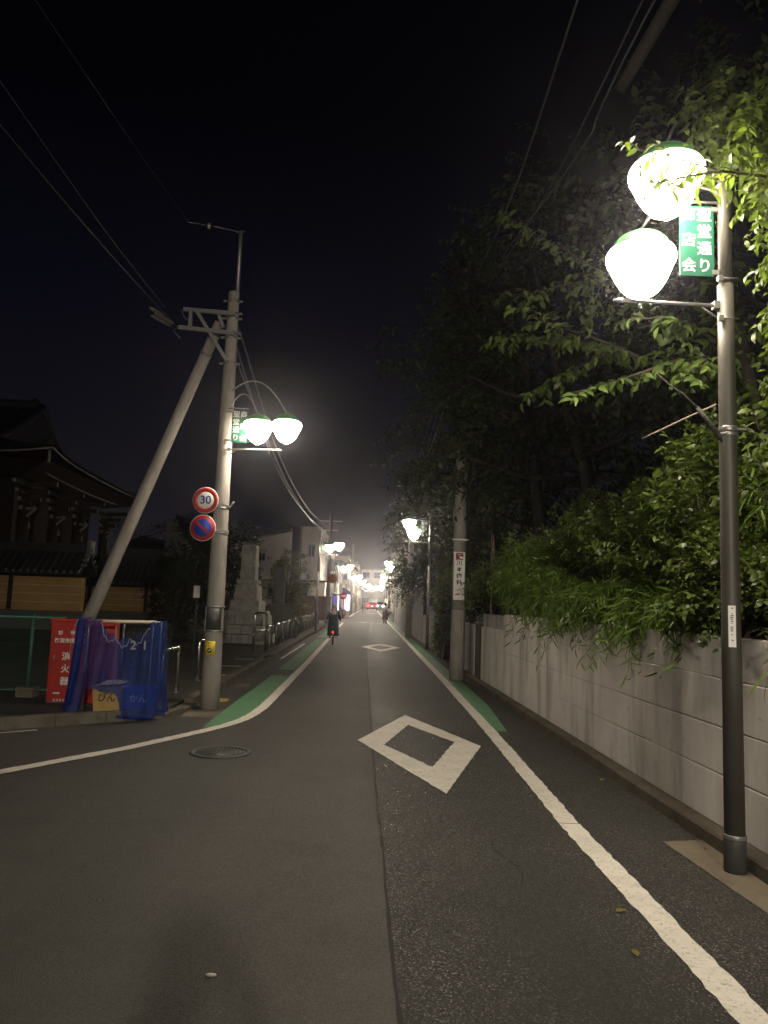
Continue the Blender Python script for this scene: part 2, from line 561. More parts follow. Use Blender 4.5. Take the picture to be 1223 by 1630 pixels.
    def sphere(self, c, r, n=12, m=8, mi=0, sc=(1, 1, 1)):
        prof = [(math.sin(PI * i / m) * r, -math.cos(PI * i / m) * r) for i in range(m + 1)]
        prof[0] = (0.0001 * r, -r)
        prof[-1] = (0.0001 * r, r)
        return self.lathe(prof, c, n, mi=mi, m3=Matrix.Diagonal(sc))

    def mesh(self, name, mats):
        me = bpy.data.meshes.new(name)
        me.from_pydata(self.v, [], self.f)
        for m in (mats if isinstance(mats, (list, tuple)) else [mats]):
            me.materials.append(m)
        me.polygons.foreach_set('use_smooth', self.s)
        me.polygons.foreach_set('material_index', self.m)
        me.update()
        return me

    def build(self, name, mats, parent=None, world=False, bevel=0.0, kind=None, label=None, loc=None):
        if world and parent is not None:
            o_ = origin_of(parent)
            self.v = [(x - o_.x, y - o_.y, z - o_.z) for x, y, z in self.v]
        ob = bpy.data.objects.new(name, self.mesh(name, mats))
        COL.objects.link(ob)
        if parent is not None:
            ob.parent = parent
        if loc is not None:
            ob.location = loc
        if bevel:
            bv = ob.modifiers.new('bevel', 'BEVEL')
            bv.width = bevel
            bv.segments = 2
            bv.limit_method = 'ANGLE'
        if kind:
            ob['kind'] = kind
        if label:
            ob['label'] = label
        return ob


def origin_of(o):
    p = Vector((0, 0, 0))
    while o is not None:
        p = p + o.location
        o = o.parent
    return p


def thing(name, label, cat, loc=(0, 0, 0), rz=0.0, group=None):
    o = bpy.data.objects.new(name, None)
    COL.objects.link(o)
    o.empty_display_size = 0.2
    o.location = loc
    o.rotation_euler = (0, 0, rz)
    o['label'] = label
    o['category'] = cat
    if group:
        o['group'] = group
    return o


def tag(o, label, cat, group=None):
    o['label'] = label
    o['category'] = cat
    if group:
        o['group'] = group
    return o


def struct(mb, name, mats, parent=None, bevel=0.0):
    return mb.build(name, mats, parent, bevel=bevel, kind='structure')


def copy_tree(root, loc, label, rz=0.0, group=None):
    r_ = root.copy()
    COL.objects.link(r_)
    r_.location = loc
    r_.rotation_euler = (0, 0, rz)
    r_['label'] = label
    if group:
        r_['group'] = group

    def rec(src, dst):
        for ch in list(src.children):
            c = ch.copy()
            COL.objects.link(c)
            c.parent = dst
            rec(ch, c)
    rec(root, r_)
    return r_


def place(mesh, name, parent=None, mtx=None):
    o = bpy.data.objects.new(name, mesh)
    COL.objects.link(o)
    if parent is not None:
        o.parent = parent
    if mtx is not None:
        o.matrix_local = mtx
    return o


TEXTS = {}


def text(s, size, material, name, parent, loc, rx=90.0, rz=0.0, bold=0.0, extrude=0.0008, sx=1.0, ry=0.0):
    key = (s, size, bold, extrude, material.name)
    me = TEXTS.get(key)
    if me is None:
        c = bpy.data.curves.new('lettering', 'FONT')
        c.body = s
        c.size = size
        c.align_x = 'CENTER'
        c.align_y = 'CENTER'
        c.extrude = extrude
        c.offset = bold
        c.resolution_u = 3
        o = bpy.data.objects.new('lettering', c)
        COL.objects.link(o)
        dg = bpy.context.evaluated_depsgraph_get()
        dg.update()
        me = bpy.data.meshes.new_from_object(o.evaluated_get(dg))
        bpy.data.objects.remove(o)
        me.materials.clear()
        me.materials.append(material)
        TEXTS[key] = me
    m = Matrix.Translation(loc) @ Matrix.Rotation(R(rz), 4, 'Z') @ Matrix.Rotation(R(ry), 4, 'Y') @ Matrix.Rotation(R(rx), 4, 'X') @ Matrix.Diagonal((sx, 1, 1, 1))
    return place(me, name, parent, m)


# ------------------------------------------------------------------ foliage
def nrm(a):
    return a / np.maximum(np.linalg.norm(a, axis=-1, keepdims=True), 1e-9)


def fast_mesh(name, V, F, smooth, material, var=None):
    me = bpy.data.meshes.new(name)
    me.vertices.add(len(V))
    me.vertices.foreach_set('co', np.ascontiguousarray(V, dtype=np.float32).ravel())
    k = F.shape[1]
    me.loops.add(F.size)
    me.loops.foreach_set('vertex_index', np.ascontiguousarray(F, dtype=np.int32).ravel())
    me.polygons.add(len(F))
    me.polygons.foreach_set('loop_start', np.arange(0, F.size, k, dtype=np.int32))
    me.polygons.foreach_set('use_smooth', np.full(len(F), smooth))
    if var is not None:
        at = me.attributes.new('var', 'FLOAT', 'POINT')
        at.data.foreach_set('value', np.ascontiguousarray(var, dtype=np.float32))
    me.materials.append(material)
    me.update(calc_edges=True)
    return me


def leaves_mesh(name, P, D, N, L, W, material, rng, fold=0.25, curl=0.18, fine=False):
    D = nrm(D)
    S = nrm(np.cross(D, N))
    N = np.cross(S, D)
    L = L[:, None]
    W = W[:, None]
    if fine:
        rows = [P]
        for f, wd, dz in ((0.22, 0.36, 0.02), (0.5, 0.5, 0.0), (0.78, 0.30, -0.35)):
            for sg in (1.0, 0.0, -1.0):
                rows.append(P + D * L * f + S * W * wd * sg + N * (W * fold * 2 * wd * abs(sg) + L * curl * dz))
        rows.append(P + D * L - N * L * curl)
        V = np.stack(rows, 1).reshape(-1, 3)
        k = 11
        loc = [(0, 1, 2), (0, 2, 3), (1, 4, 2), (2, 4, 5), (2, 5, 3), (3, 5, 6), (4, 7, 5), (5, 7, 8), (5, 8, 6), (6, 8, 9), (7, 10, 8), (8, 10, 9)]
    else:
        V = np.stack([P, P + D * L * 0.3 + S * W * 0.45 + N * W * fold, P + D * L * 0.66 + S * W * 0.42 + N * W * fold * 0.8 - N * L * curl * 0.3,
                      P + D * L - N * L * curl, P + D * L * 0.66 - S * W * 0.42 + N * W * fold * 0.8 - N * L * curl * 0.3, P + D * L * 0.3 - S * W * 0.45 + N * W * fold], 1).reshape(-1, 3)
        k = 6
        loc = [(0, 1, 5), (1, 2, 4), (1, 4, 5), (2, 3, 4)]
    b = np.arange(len(P))[:, None] * k
    F = np.concatenate([b + np.array(q) for q in loc])
    var = np.repeat(np.clip(rng.normal(0.5, 0.22, len(P)), 0, 1), k)
    return fast_mesh(name, V, F, True, material, var)


def spray_leaves(rng, S, D, length, n, droop=0.35, side=0.85, fwd=0.5, jit=0.35, hang=0.2, start=0.12):
    """Leaves set alternately along curving twigs: returns positions, directions, normals and the twigs' polylines."""
    K = len(S)
    D = nrm(D)
    t = np.linspace(start, 1.0, n)[None, :, None]
    Ln = length[:, None, None]
    P = S[:, None, :] + D[:, None, :] * Ln * t + np.array([0, 0, -1.0]) * droop * Ln * t * t
    T = nrm(np.broadcast_to(D[:, None, :], P.shape) + np.array([0, 0, -2.0]) * droop * t)
    upv = np.array([0.0, 0.0, 1.0]) + rng.normal(0, 0.35, (K, 1, 3))
    sd = nrm(np.cross(T, np.broadcast_to(upv, T.shape)))
    sign = np.where(np.arange(n) % 2 == 0, 1.0, -1.0)[None, :, None]
    ld = T * fwd + sd * sign * side + rng.normal(0, jit, P.shape) + np.array([0, 0, -hang])
    ln = nrm(np.cross(sd, T) + rng.normal(0, 0.4, P.shape))
    tt = np.linspace(0, 1.0, 5)[None, :, None]
    W = S[:, None, :] + D[:, None, :] * Ln * tt + np.array([0, 0, -1.0]) * droop * Ln * tt * tt
    return P.reshape(-1, 3), nrm(ld).reshape(-1, 3), ln.reshape(-1, 3), W


def twig_mesh(name, W, r0_, r1_, material):
    """Thin three-sided twigs along the polylines W (K, M, 3)."""
    K, M, _ = W.shape
    T = nrm(np.gradient(W, axis=1))
    ref = np.array([0.31, 0.17, 0.93])
    X = nrm(np.cross(T, ref))
    Y = np.cross(T, X)
    rad = np.linspace(r0_, r1_, M)[None, :, None]
    rings = [W + (X * math.cos(a) + Y * math.sin(a)) * rad for a in (0, 2.094, 4.189)]
    V = np.stack(rings, 2).reshape(-1, 3)
    F = []
    base = (np.arange(K)[:, None] * M + np.arange(M - 1)[None, :]).reshape(-1) * 3
    for k in range(3):
        k2 = (k + 1) % 3
        F.append(np.stack([base + k, base + k2, base + 3 + k2, base + 3 + k], 1))
    return fast_mesh(name, V, np.concatenate(F), True, material)


def rand_dirs(rng, n, up_bias=0.0):
    d = rng.normal(0, 1, (n, 3))
    d[:, 2] += up_bias
    return nrm(d)


def shrub(name, label, cat, loc, rad, h, nspray, leaf, lmat, seed, nleaf=11, spray_len=0.4, droop=0.3, group=None, updir=0.6, stem_r=0.02, hang=0.2, kinds='foliage', clumps=9, lw=None):
    """A bush: stems from the ground and leafy twigs gathered in uneven clumps."""
    rng = np.random.default_rng(seed)
    t = thing(name, label, cat, loc, group=group)
    rx, ry = rad
    cc = rand_dirs(rng, clumps, 0.3) * np.array([rx, ry, h * 0.42]) * rng.uniform(0.45, 0.95, (clumps, 1)) + np.array([0, 0, h * 0.55])
    cs = rng.uniform(0.28, 0.55, clumps)
    ci = rng.integers(0, clumps, nspray)
    off = rand_dirs(rng, nspray) * np.array([rx, ry, h * 0.45]) * (cs[ci] * rng.uniform(0.35, 1.0, nspray) ** 0.5)[:, None]
    S = cc[ci] + off
    S[:, 2] = np.maximum(S[:, 2], 0.06)
    D = nrm(off / np.array([rx, ry, h * 0.5]) + 0.5 * nrm(S - np.array([0, 0, h * 0.4])) + np.array([0, 0, updir]) + rng.normal(0, 0.3, S.shape))
    ln = rng.uniform(0.6, 1.25, nspray) * spray_len
    P, LD, LN, W = spray_leaves(rng, S, D, ln, nleaf, droop, hang=hang)
    L = rng.uniform(0.65, 1.25, len(P)) * leaf[0]
    Wd = L * leaf[1] / leaf[0] * rng.uniform(0.8, 1.15, len(P))
    me = leaves_mesh(kinds, P, LD, LN, L, Wd, lmat, rng)
    fo = place(me, kinds, t)
    fo['kind'] = 'stuff'
    tw = place(twig_mesh('twig', W, 0.004, 0.0015, m_twig), 'twig', t)
    tw['kind'] = 'stuff'
    mb = MB()
    for c in cc:
        a = rng.normal(0, 0.08, 3)
        mb.tube([(a[0], a[1], 0), (c[0] * 0.35, c[1] * 0.35, c[2] * 0.45), tuple(c)], [stem_r, stem_r * 0.8, stem_r * 0.35], 5)
    mb.build('stem', m_twig, t)
    return t


def tree(label, loc, h, crown, nspray, leaf, lmat, seed, trunk_r=0.16, lean=(0, 0), nleaf=12, spray_len=0.7, droop=0.35, group='dark trees behind the concrete wall', limbs=9, low=0.3):
    rng = np.random.default_rng(seed)
    t = thing('tree', label, 'tree', loc, group=group)
    mb = MB()
    top = np.array([lean[0], lean[1], h * 0.82])
    pts = [(0, 0, -0.1)]
    for k in range(1, 6):
        f = k / 5
        pts.append(tuple(top * f + np.array([*rng.normal(0, 0.06 * h * 0.15, 2), 0])))
    mb.tube(pts, [trunk_r * (1 - 0.8 * k / 5) + 0.015 for k in range(6)], 8)
    mb.build('trunk', m_bark, t)
    ends = []
    lb = MB()
    for k in range(limbs):
        f = low + (0.95 - low) * (k + rng.uniform(0, 0.8)) / limbs
        a = k * 2.4 + rng.uniform(-0.5, 0.5)
        b = top * f
        reach = crown * (1.05 - 0.55 * abs(f - 0.55)) * rng.uniform(0.7, 1.05)
        e = b + np.array([math.cos(a) * reach, math.sin(a) * reach, reach * rng.uniform(0.15, 0.6)])
        mid = (b + e) / 2 + np.array([0, 0, -0.08 * reach])
        lb.tube([tuple(b), tuple(mid), tuple(e)], [trunk_r * 0.4, trunk_r * 0.25, trunk_r * 0.1], 5)
        ends += [e, mid * 0.35 + e * 0.65]
    lb.build('limb', m_bark, t)
    ends = np.array(ends)
    ci = rng.integers(0, len(ends), nspray)
    cs = rng.uniform(0.25, 0.6, len(ends))[ci]
    off = rand_dirs(rng, nspray) * (cs * crown * rng.uniform(0.2, 1.0, nspray) ** 0.5)[:, None] * np.array([1, 1, 0.75])
    S = ends[ci] + off
    D = nrm(off + 0.3 * (S - np.array([0, 0, h * 0.5])) / crown + np.array([0, 0, 0.25]) + rng.normal(0, 0.25, S.shape))
    ln = rng.uniform(0.6, 1.2, nspray) * spray_len
    P, LD, LN, W = spray_leaves(rng, S, D, ln, nleaf, droop)
    L = rng.uniform(0.7, 1.25, len(P)) * leaf[0]
    c = place(leaves_mesh('crown', P, LD, LN, L, L * leaf[1] / leaf[0], lmat, rng), 'crown', t)
    return t


# ------------------------------------------------------------------ ground and road
def sheet(poly, z, name, m, parent=None):
    mb = MB()
    mb.add([(x, y, z) for x, y in poly], [tuple(range(len(poly)))])
    return struct(mb, name, m, parent)


sheet([(-900, -300), (900, -300), (900, 1400), (-900, 1400)], -0.03, 'ground', m_soil)


def drift(y):
    """The street bears very slightly to the left as it runs away."""
    return -0.011 * max(0.0, y - 12.0)


ys = [-30, -20, -10, 0, 5, 10, 15, 20, 30, 40, 55, 70, 90, 120, 160, 260]
mb = MB()
L_ = [(-16.0 if y < 6 else (-9.0 if y < 8 else (-2.62 + drift(y) * 1.0)), y) for y in ys]
vs, fs = [], []
for i, y in enumerate(ys):
    xl = -40.0 if y <= 10 else -2.6 + drift(y)
    vs += [(xl, y, 0.0), (2.9 + drift(y) * 1.0, y, 0.0)]
for i in range(len(ys) - 1):
    fs.append((2 * i, 2 * i + 1, 2 * i + 3, 2 * i + 2))
mb.add(vs, fs)
struct(mb, 'road', asph_fine)
# the rougher strip re-laid on the right half
rng0 = random.Random(4)
edge = []
y = -14.0
while y < 63.5:
    x = 0.28 - 0.0245 * (y + 2) if y < 7 else (0.06 - 0.0157 * (y - 7) if y < 20 else -0.144 - 0.011 * (y - 20))
    edge.append((x + rng0.uniform(-0.006, 0.006), y))
    y += 0.25
poly = edge + [(2.2, 63.5), (2.65, 20.0), (2.85, -14.0)]
sheet(poly, 0.004, 'road_patch', asph_coarse)
mb = MB()
for i in range(len(edge) - 1):
    (x0, y0), (x1, y1) = edge[i], edge[i + 1]
    w = 0.007 + rng0.uniform(-0.003, 0.004)
    mb.add([(x0 - w, y0, 0.0055), (x0 + w, y0, 0.0055), (x1 + w, y1, 0.0055), (x1 - w, y1, 0.0055)], [(0, 1, 2, 3)])
struct(mb, 'road_seam', m_crack)
# red-brown crossing further on
mb = MB()
for ya, yb in ((66, 78), (84, 92), (150, 175)):
    mb.add([(-2.1 + drift(ya), ya, 0.004), (1.4 + drift(ya), ya, 0.004), (1.4 + drift(yb), yb, 0.004), (-2.1 + drift(yb), yb, 0.004)], [(0, 1, 2, 3)])
struct(mb, 'crossing_surface', m_brownp)


def strip(path, w, z, name, m, seed=1, rough=0.008, step=0.07, side=0.0):
    """A painted line with slightly ragged edges along a polyline; side shifts it across."""
    rg = random.Random(seed)
    pts = []
    for (a, b) in zip(path[:-1], path[1:]):
        a, b = Vector((*a, 0)), Vector((*b, 0))
        n = max(1, int((b - a).length / step)) if a.length < 30 else max(1, int((b - a).length / 1.5))
        for k in range(n):
            pts.append(a.lerp(b, k / n))
    pts.append(Vector((*path[-1], 0)))
    vs, fs = [], []
    for i, p in enumerate(pts):
        d = (pts[min(i + 1, len(pts) - 1)] - pts[max(i - 1, 0)]).normalized()
        s = Vector((d.y, -d.x, 0))
        w0 = -w / 2 + side + rg.uniform(-rough, rough)
        w1 = w / 2 + side + rg.uniform(-rough, rough)
        q0, q1 = p + s * w0, p + s * w1
        vs += [(q0.x, q0.y, z), (q1.x, q1.y, z)]
    for i in range(len(pts) - 1):
        fs.append((2 * i, 2 * i + 1, 2 * i + 3, 2 * i + 2))
    mb = MB()
    mb.add(vs, fs)
    return struct(mb, name, m)


right_line = [(1.64, -3.0), (1.56, 3.2), (1.505, 5.93)]
right_line2 = [(1.505, 5.945), (1.53, 10.0), (1.50, 16.8), (1.40, 27.0), (1.29, 38.7), (1.13, 53.7), (0.9, 78.0)]
strip(right_line, 0.155, 0.0085, 'road_marking', m_white, 3)
strip(right_line2, 0.155, 0.0085, 'road_marking', m_white, 4)
left_line = [(-7.5, -0.6), (-3.22, 6.97), (-2.51, 8.19), (-1.98, 9.35), (-1.80, 9.80), (-1.68, 10.25), (-1.61, 10.75), (-1.575, 11.6), (-1.585, 13.1), (-1.65, 19.7), (-1.86, 33.0), (-2.1, 45.0), (-2.2, 55.0)]
strip(left_line, 0.15, 0.0085, 'road_marking', m_white, 5)
strip([(-2.42, 75.0), (-2.5, 100.0), (-2.3, 150.0)], 0.18, 0.0085, 'road_marking', m_white, 6)
strip([(0.85, 80.0), (0.6, 110.0), (0.2, 150.0)], 0.18, 0.0085, 'road_marking', m_white, 6)
strip([(-2.5, 56.0), (0.9, 58.0)], 0.22, 0.0085, 'road_marking', m_white, 7, 0.01)
strip([(-3.1, 62.5), (-1.8, 63.5)], 0.5, 0.0085, 'road_marking', m_white, 8, 0.01)
strip([(-0.95, 57.4), (-0.55, 57.7)], 0.6, 0.0085, 'road_marking', m_white, 8, 0.01)
# green side strips
mb = MB()
gl = [(-1.98, 9.50), (-1.76, 9.98), (-1.69, 10.35), (-1.655, 10.85), (-1.655, 11.6), (-1.665, 13.1), (-1.71, 16.25)]
go = [(-2.04, 9.62), (-2.06, 10.6), (-2.07, 11.4), (-2.07, 12.2), (-2.07, 13.0), (-2.07, 14.2), (-2.08, 16.25)]
mb.add([(x, y, 0.006) for x, y in gl] + [(x, y, 0.006) for x, y in go], [(i, i + 1, 7 + i + 1, 7 + i)[::-1] for i in range(6)])
struct(mb, 'green_strip', m_green)
strip([(-1.93, 17.6), (-1.95, 19.2), (-2.12, 31.5)], 0.38, 0.006, 'green_strip', m_green, 9)
strip([(-2.16, 32.5), (-2.4, 50.0)], 0.4, 0.006, 'green_strip', m_green, 10)
gr = [(1.605, 10.05), (1.60, 12.5), (1.58, 16.8), (1.48, 27.0), (1.37, 38.7), (1.21, 53.7), (1.1, 64.0)]
mb = MB()
mb.add([(x - 0.005, y, 0.0068) for x, y in gr] + [(x + 0.27 if i else x + 0.14, y - 0.0, 0.0068) for i, (x, y) in enumerate(gr)], [(i, 7 + i, 7 + i + 1, i + 1) for i in range(6)])
struct(mb, 'green_strip', m_green)


def diamond(outer, inner, seed):
    rg = random.Random(seed)
    o, n_ = [], []
    for src, dst in ((outer, o), (inner, n_)):
        for k in range(4):
            a, b = Vector(src[k]), Vector(src[(k + 1) % 4])
            for j in range(24):
                p = a.lerp(b, j / 24)
                dst.append((p.x + rg.uniform(-0.006, 0.006), p.y + rg.uniform(-0.01, 0.01), 0.0085))
    mb = MB()
    n = len(o)
    mb.add(o + n_, [(i, (i + 1) % n, n + (i + 1) % n, n + i) for i in range(n)])
    return struct(mb, 'diamond_marking', m_white)


diamond([(-0.14, 9.10), (0.66, 6.71), (1.26, 8.97), (0.49, 11.2)], [(0.16, 8.86), (0.62, 7.76), (0.98, 9.17), (0.49, 10.33)], 1)
diamond([(-0.42, 27.2), (0.24, 24.9), (0.95, 27.4), (0.27, 29.6)], [(-0.13, 27.2), (0.25, 25.9), (0.66, 27.4), (0.27, 28.6)], 2)
diamond([(-1.1, 100.0), (-0.5, 97.0), (0.1, 100.0), (-0.5, 103.0)], [(-0.85, 100.0), (-0.5, 98.2), (-0.15, 100.0), (-0.5, 101.8)], 3)

for k, (x, y, a_, n_) in enumerate(((-2.6, 5.4, 0.5, 26), (-0.9, 7.6, 1.9, 30), (0.9, 4.6, 1.2, 22), (-1.2, 13.5, 1.4, 40), (0.7, 14.0, 2.0, 34), (1.95, 6.4, 1.6, 40))):
    rg = random.Random(50 + k)
    pth = []
    for j in range(n_):
        pth.append((x, y))
        a_ += rg.uniform(-0.35, 0.35)
        x += 0.06 * math.cos(a_)
        y += 0.06 * math.sin(a_)
    strip(pth, 0.006, 0.0056, 'road_crack', m_crack, 60 + k, 0.002, 0.05)

# manhole cover
mh = thing('manhole_cover', 'round cast iron manhole cover in the road below the white corner line', 'manhole cover', (-1.53, 8.15, 0.0))
MB().lathe([(0.262, 0.004), (0.262, 0.012), (0.31, 0.012), (0.315, 0.003)], n=40).build('rim', m_dsteel, mh)
MB().lathe([(0.001, 0.008), (0.25, 0.008), (0.252, 0.003)], n=40).build('plate', m_dsteel, mh)
mb = MB()
for k in range(5):
    rr = 0.05 + 0.045 * k
    n = int(2 * PI * rr / 0.045)
    for j in range(n):
        a = 2 * PI * j / n
        mb.box((rr * math.cos(a), rr * math.sin(a), 0.0095), (0.02, 0.02, 0.004), a)
o = mb.build('raised_stud', m_dsteel, mh)
o['kind'] = 'stuff'

# fallen leaves and a scrap of paper
for (x, y, rz, lab) in ((1.33, 4.27, 0.4, 'yellow fallen leaf on the road beside the white line, larger of the two close by'), (1.27, 3.75, 1.5, 'small curled yellow leaf lying on the road nearest the camera'), (2.16, 7.38, 0.9, 'pale yellow leaf on the road near the foot of the concrete wall')):
    rg = np.random.default_rng(int(x * 100))
    s = 0.075 if y < 5 else 0.09
    me = leaves_mesh('fallen_leaf', np.zeros((1, 3)), np.array([[math.cos(rz), math.sin(rz), 0.05]]), np.array([[0.1, 0, 1.0]]), np.array([s]), np.array([s * 0.55]), l_dead, rg, 0.12, 0.05)
    o = place(me, 'fallen_leaf')
    o.location = (x, y, 0.014)
    tag(o, lab, 'leaf', 'leaves fallen on the road')
o = MB().loft([(0, 0, 0, 0.026, 0.014), (0.002, 0, 0.006, 0.024, 0.012), (0, 0, 0.009, 0.008, 0.004)], 9).build('pebble', m_wsign, loc=(-0.64, 3.47, 0.001))
tag(o, 'small white pebble lying on the dark road at the bottom left', 'pebble')


# ------------------------------------------------------------------ right side: kerb and concrete wall
def wall_x(y):
    return 2.52 - (y - 5.01) * 0.0301


ledge = MB()
vs, fs = [], []
yy = [-14 + 1.5 * k for k in range(23)]
for y in yy:
    x = wall_x(y)
    j = rng0.uniform(-0.006, 0.006)
    vs += [(x - 0.145 + j, y, -0.02), (x - 0.135 + j, y, 0.088), (x - 0.118 + j, y, 0.1), (x + 0.1, y, 0.102)]
for i in range(len(yy) - 1):
    for k in range(3):
        fs.append((4 * i + k, 4 * i + 4 + k, 4 * i + 5 + k, 4 * i + k + 1))
ledge.add(vs, fs)
struct(ledge, 'kerb', m_ledge)
sheet([(2.06, 5.56), (2.12, 4.86), (2.165, 4.36), (2.21, 3.4), (2.42, 3.4), (2.39, 5.0), (2.37, 5.62)], 0.0095, 'mortar_patch', m_patch)

rgl = np.random.default_rng(15)
n_ = 150
yy_ = rgl.uniform(3.2, 17.0, n_)
xx_ = np.array([wall_x(y) for y in yy_]) - 0.15 - np.abs(rgl.normal(0, 0.09, n_))
th0 = rgl.uniform(0, 6.28, n_)
ll_ = rgl.uniform(0.02, 0.045, n_)
lt = place(leaves_mesh('leaf_litter', np.stack([xx_, yy_, np.full(n_, 0.013)], 1), np.stack([np.cos(th0), np.sin(th0), rgl.uniform(-0.05, 0.2, n_)], 1),
                       np.stack([rgl.normal(0, 0.2, n_), rgl.normal(0, 0.2, n_), np.ones(n_)], 1), ll_, ll_ * 0.5, leaf_mat('leaf_brown', (0.09, 0.065, 0.03), 0.15), rgl), 'leaf_litter')
lt['kind'] = 'stuff'
cw = thing('concrete_wall', 'long board marked grey concrete wall with dark rain streaks under the bushes', 'wall', (2.5, 5.0, 0.1))
zs = [0.1, 0.462, 0.793, 1.135, 1.44]
ysegs = [-14.0, -8.2, -2.4, 3.4, 8.9, 13.6]
rg = random.Random(8)


def panel(y0, y1, z0, z1, inset, mshape, parent, name='panel'):
    """One cast panel with chamfered edges and a slightly uneven top."""
    n = 10
    vs, fs = [], []
    t = 0.13
    g = 0.0025
    ch = 0.005
    for k in range(n + 1):
        y = y0 + (y1 - y0) * k / n
        x = wall_x(y) + inset
        jt = rg.uniform(-0.004, 0.003) if k not in (0, n) else 0
        vs += [(x + ch, y, z0 + g), (x, y, z0 + g + ch), (x, y, z1 - g - ch + jt), (x + ch, y, z1 - g + jt), (x + t, y, z1 - g + jt), (x + t, y, z0 + g)]
    for k in range(n):
        for j in range(6):
            j2 = (j + 1) % 6
            fs.append((6 * k + j, 6 * k + j2, 6 * k + 6 + j2, 6 * k + 6 + j)[::-1])
    fs.append(tuple(range(6)))
    fs.append(tuple(6 * n + j for j in range(6))[::-1])
    mb = MB()
    mb.add(vs, fs)
    return mb.build(name, mshape, parent, world=True)


for i in range(len(ysegs) - 1):
    for j in range(4):
        panel(ysegs[i], ysegs[i + 1], zs[j], zs[j + 1] if j < 3 else zs[4] + rg.uniform(-0.012, 0.012), 0.02 if j == 3 else rg.uniform(0, 0.002), m_wall, cw)
for j in range(3):
    panel(13.6, 15.85, zs[j], zs[j + 1] if j < 2 else 1.165, 0.0, m_wall, cw)
MB().bar((wall_x(-14) + 0.07, -14, 0.8), (wall_x(15.8) + 0.07, 15.8, 0.8), 0.085, 1.24).build('core', m_wall2, cw, world=True)
gp = thing('gate_post', 'dark brown gate post standing in the gap at the end of the concrete wall', 'post', (2.2, 16.25, 0))
MB().box((0.05, 0, 0.6), (0.16, 0.7, 1.2)).build('shaft', m_timber, gp, bevel=0.01)
MB().box((0.05, 0, 1.215), (0.20, 0.76, 0.03)).build('post_cap', m_dsteel, gp, bevel=0.005)
lw = thing('concrete_wall', 'short lower stretch of pale concrete wall just behind the advert pole', 'wall', (2.14, 17.5, 0))
for j, (z0, z1) in enumerate(((0.1, 0.462), (0.462, 0.793), (0.793, 1.17))):
    panel(16.65, 18.4, z0, z1, 0.0, m_wall, lw)
# pale board fence further on
bf = thing('board_fence', 'pale upright board fence beyond the bush along the right kerb', 'fence', (2.0, 30.0, 0))
for k in range(26):
    y0 = 26.6 + k * 0.44
    x = 2.08 - (y0 - 26.6) * 0.0175
    MB().box((x, y0 + 0.22, 0.56 + 0.02 * (k % 3 == 0)), (0.04, 0.425, 1.1), -0.02).build('board', m_wall2, bf, world=True)
bf2 = thing('low_wall', 'far pale garden wall on the right behind the woman in the dress', 'wall', (1.75, 50.0, 0))
for k in range(7):
    MB().box((1.86 - 0.012 * k * 3, 39.8 + k * 3.02, 0.6), (0.14, 3.0, 1.2), 0.02).build('panel', m_wall2, bf2, world=True)

# ------------------------------------------------------------------ left side: kerb stones and pavement
pv = [(-2.72, 10.32), (-3.0, 10.02), (-3.73, 9.45), (-4.3, 8.98), (-9, 5.4), (-40, -19), (-60, 60), (-30, 90), (-3.3, 90), (-3.05, 60.0), (-2.85, 30.0), (-2.76, 13.5)]
mb = MB()
mb.prism(pv, -0.02, 0.085)
struct(mb, 'pavement', m_pave)
kb = bpy.data.objects.new('kerb', None)
COL.objects.link(kb)
kb['kind'] = 'structure'
path = [(-9.0, 5.4), (-4.3, 9.02), (-3.73, 9.47), (-2.98, 10.05), (-2.70, 10.42), (-2.62, 11.0), (-2.64, 13.5), (-2.66, 20.3), (-2.78, 30.0), (-3.0, 60.0), (-3.2, 88.0)]
pts = [Vector((*p, 0)) for p in path]
seglen = [(b - a).length for a, b in zip(pts[:-1], pts[1:])]
tot = sum(seglen)


def along(s):
    for a, b, l in zip(pts[:-1], pts[1:], seglen):
        if s <= l:
            return a.lerp(b, s / l), (b - a).normalized()
        s -= l
    return pts[-1], (pts[-1] - pts[-2]).normalized()


s = 0.0
rg = random.Random(3)
base_kerb = MB().box((0, 0, 0.05), (0.592, 0.15, 0.15)).mesh('kerb_stone', m_kerb)
while s < tot - 0.6 and s < 62:
    p, d = along(s + 0.3)
    low = 0.0
    if 7.6 < s < 8.6 or 16.5 < s < 17.6:
        low = -0.07
    m = Matrix.Translation((p.x, p.y, low + rg.uniform(-0.006, 0.006))) @ Matrix.Rotation(math.atan2(d.y, d.x) + rg.uniform(-0.015, 0.015), 4, 'Z')
    place(base_kerb, 'kerb_stone', kb, m)
    s += 0.6
# gutter slabs and small plates by the pole
for poly, m in (([(-2.5, 10.3), (-2.05, 10.45), (-2.1, 10.9), (-2.54, 10.8)], m_patch), ([(-2.42, 11.95), (-2.2, 11.98), (-2.22, 12.35), (-2.44, 12.33)], m_yellowp), ([(-2.44, 13.9), (-2.2, 13.92), (-2.22, 14.5), (-2.46, 14.48)], m_patch), ([(-2.46, 15.2), (-2.22, 15.22), (-2.24, 15.6), (-2.48, 15.58)], m_kerb), ([(-2.5, 17.2), (-2.3, 17.22), (-2.32, 18.2), (-2.52, 18.2)], m_kerb)):
    sheet(poly, 0.0045, 'gutter_plate', m)
for poly in ([(-3.3, 15.0), (-2.82, 15.02), (-2.82, 15.16), (-3.3, 15.14)], [(-3.3, 17.0), (-2.85, 17.02), (-2.85, 17.16), (-3.3, 17.14)], [(-3.35, 19.0), (-2.9, 19.02), (-2.9, 19.16), (-3.35, 19.14)]):
    sheet(poly, 0.0895, 'pavement_marking', m_line)
strip([(-2.42, 20.6), (-2.46, 27.9)], 0.07, 0.0085, 'road_marking', m_white, 12)
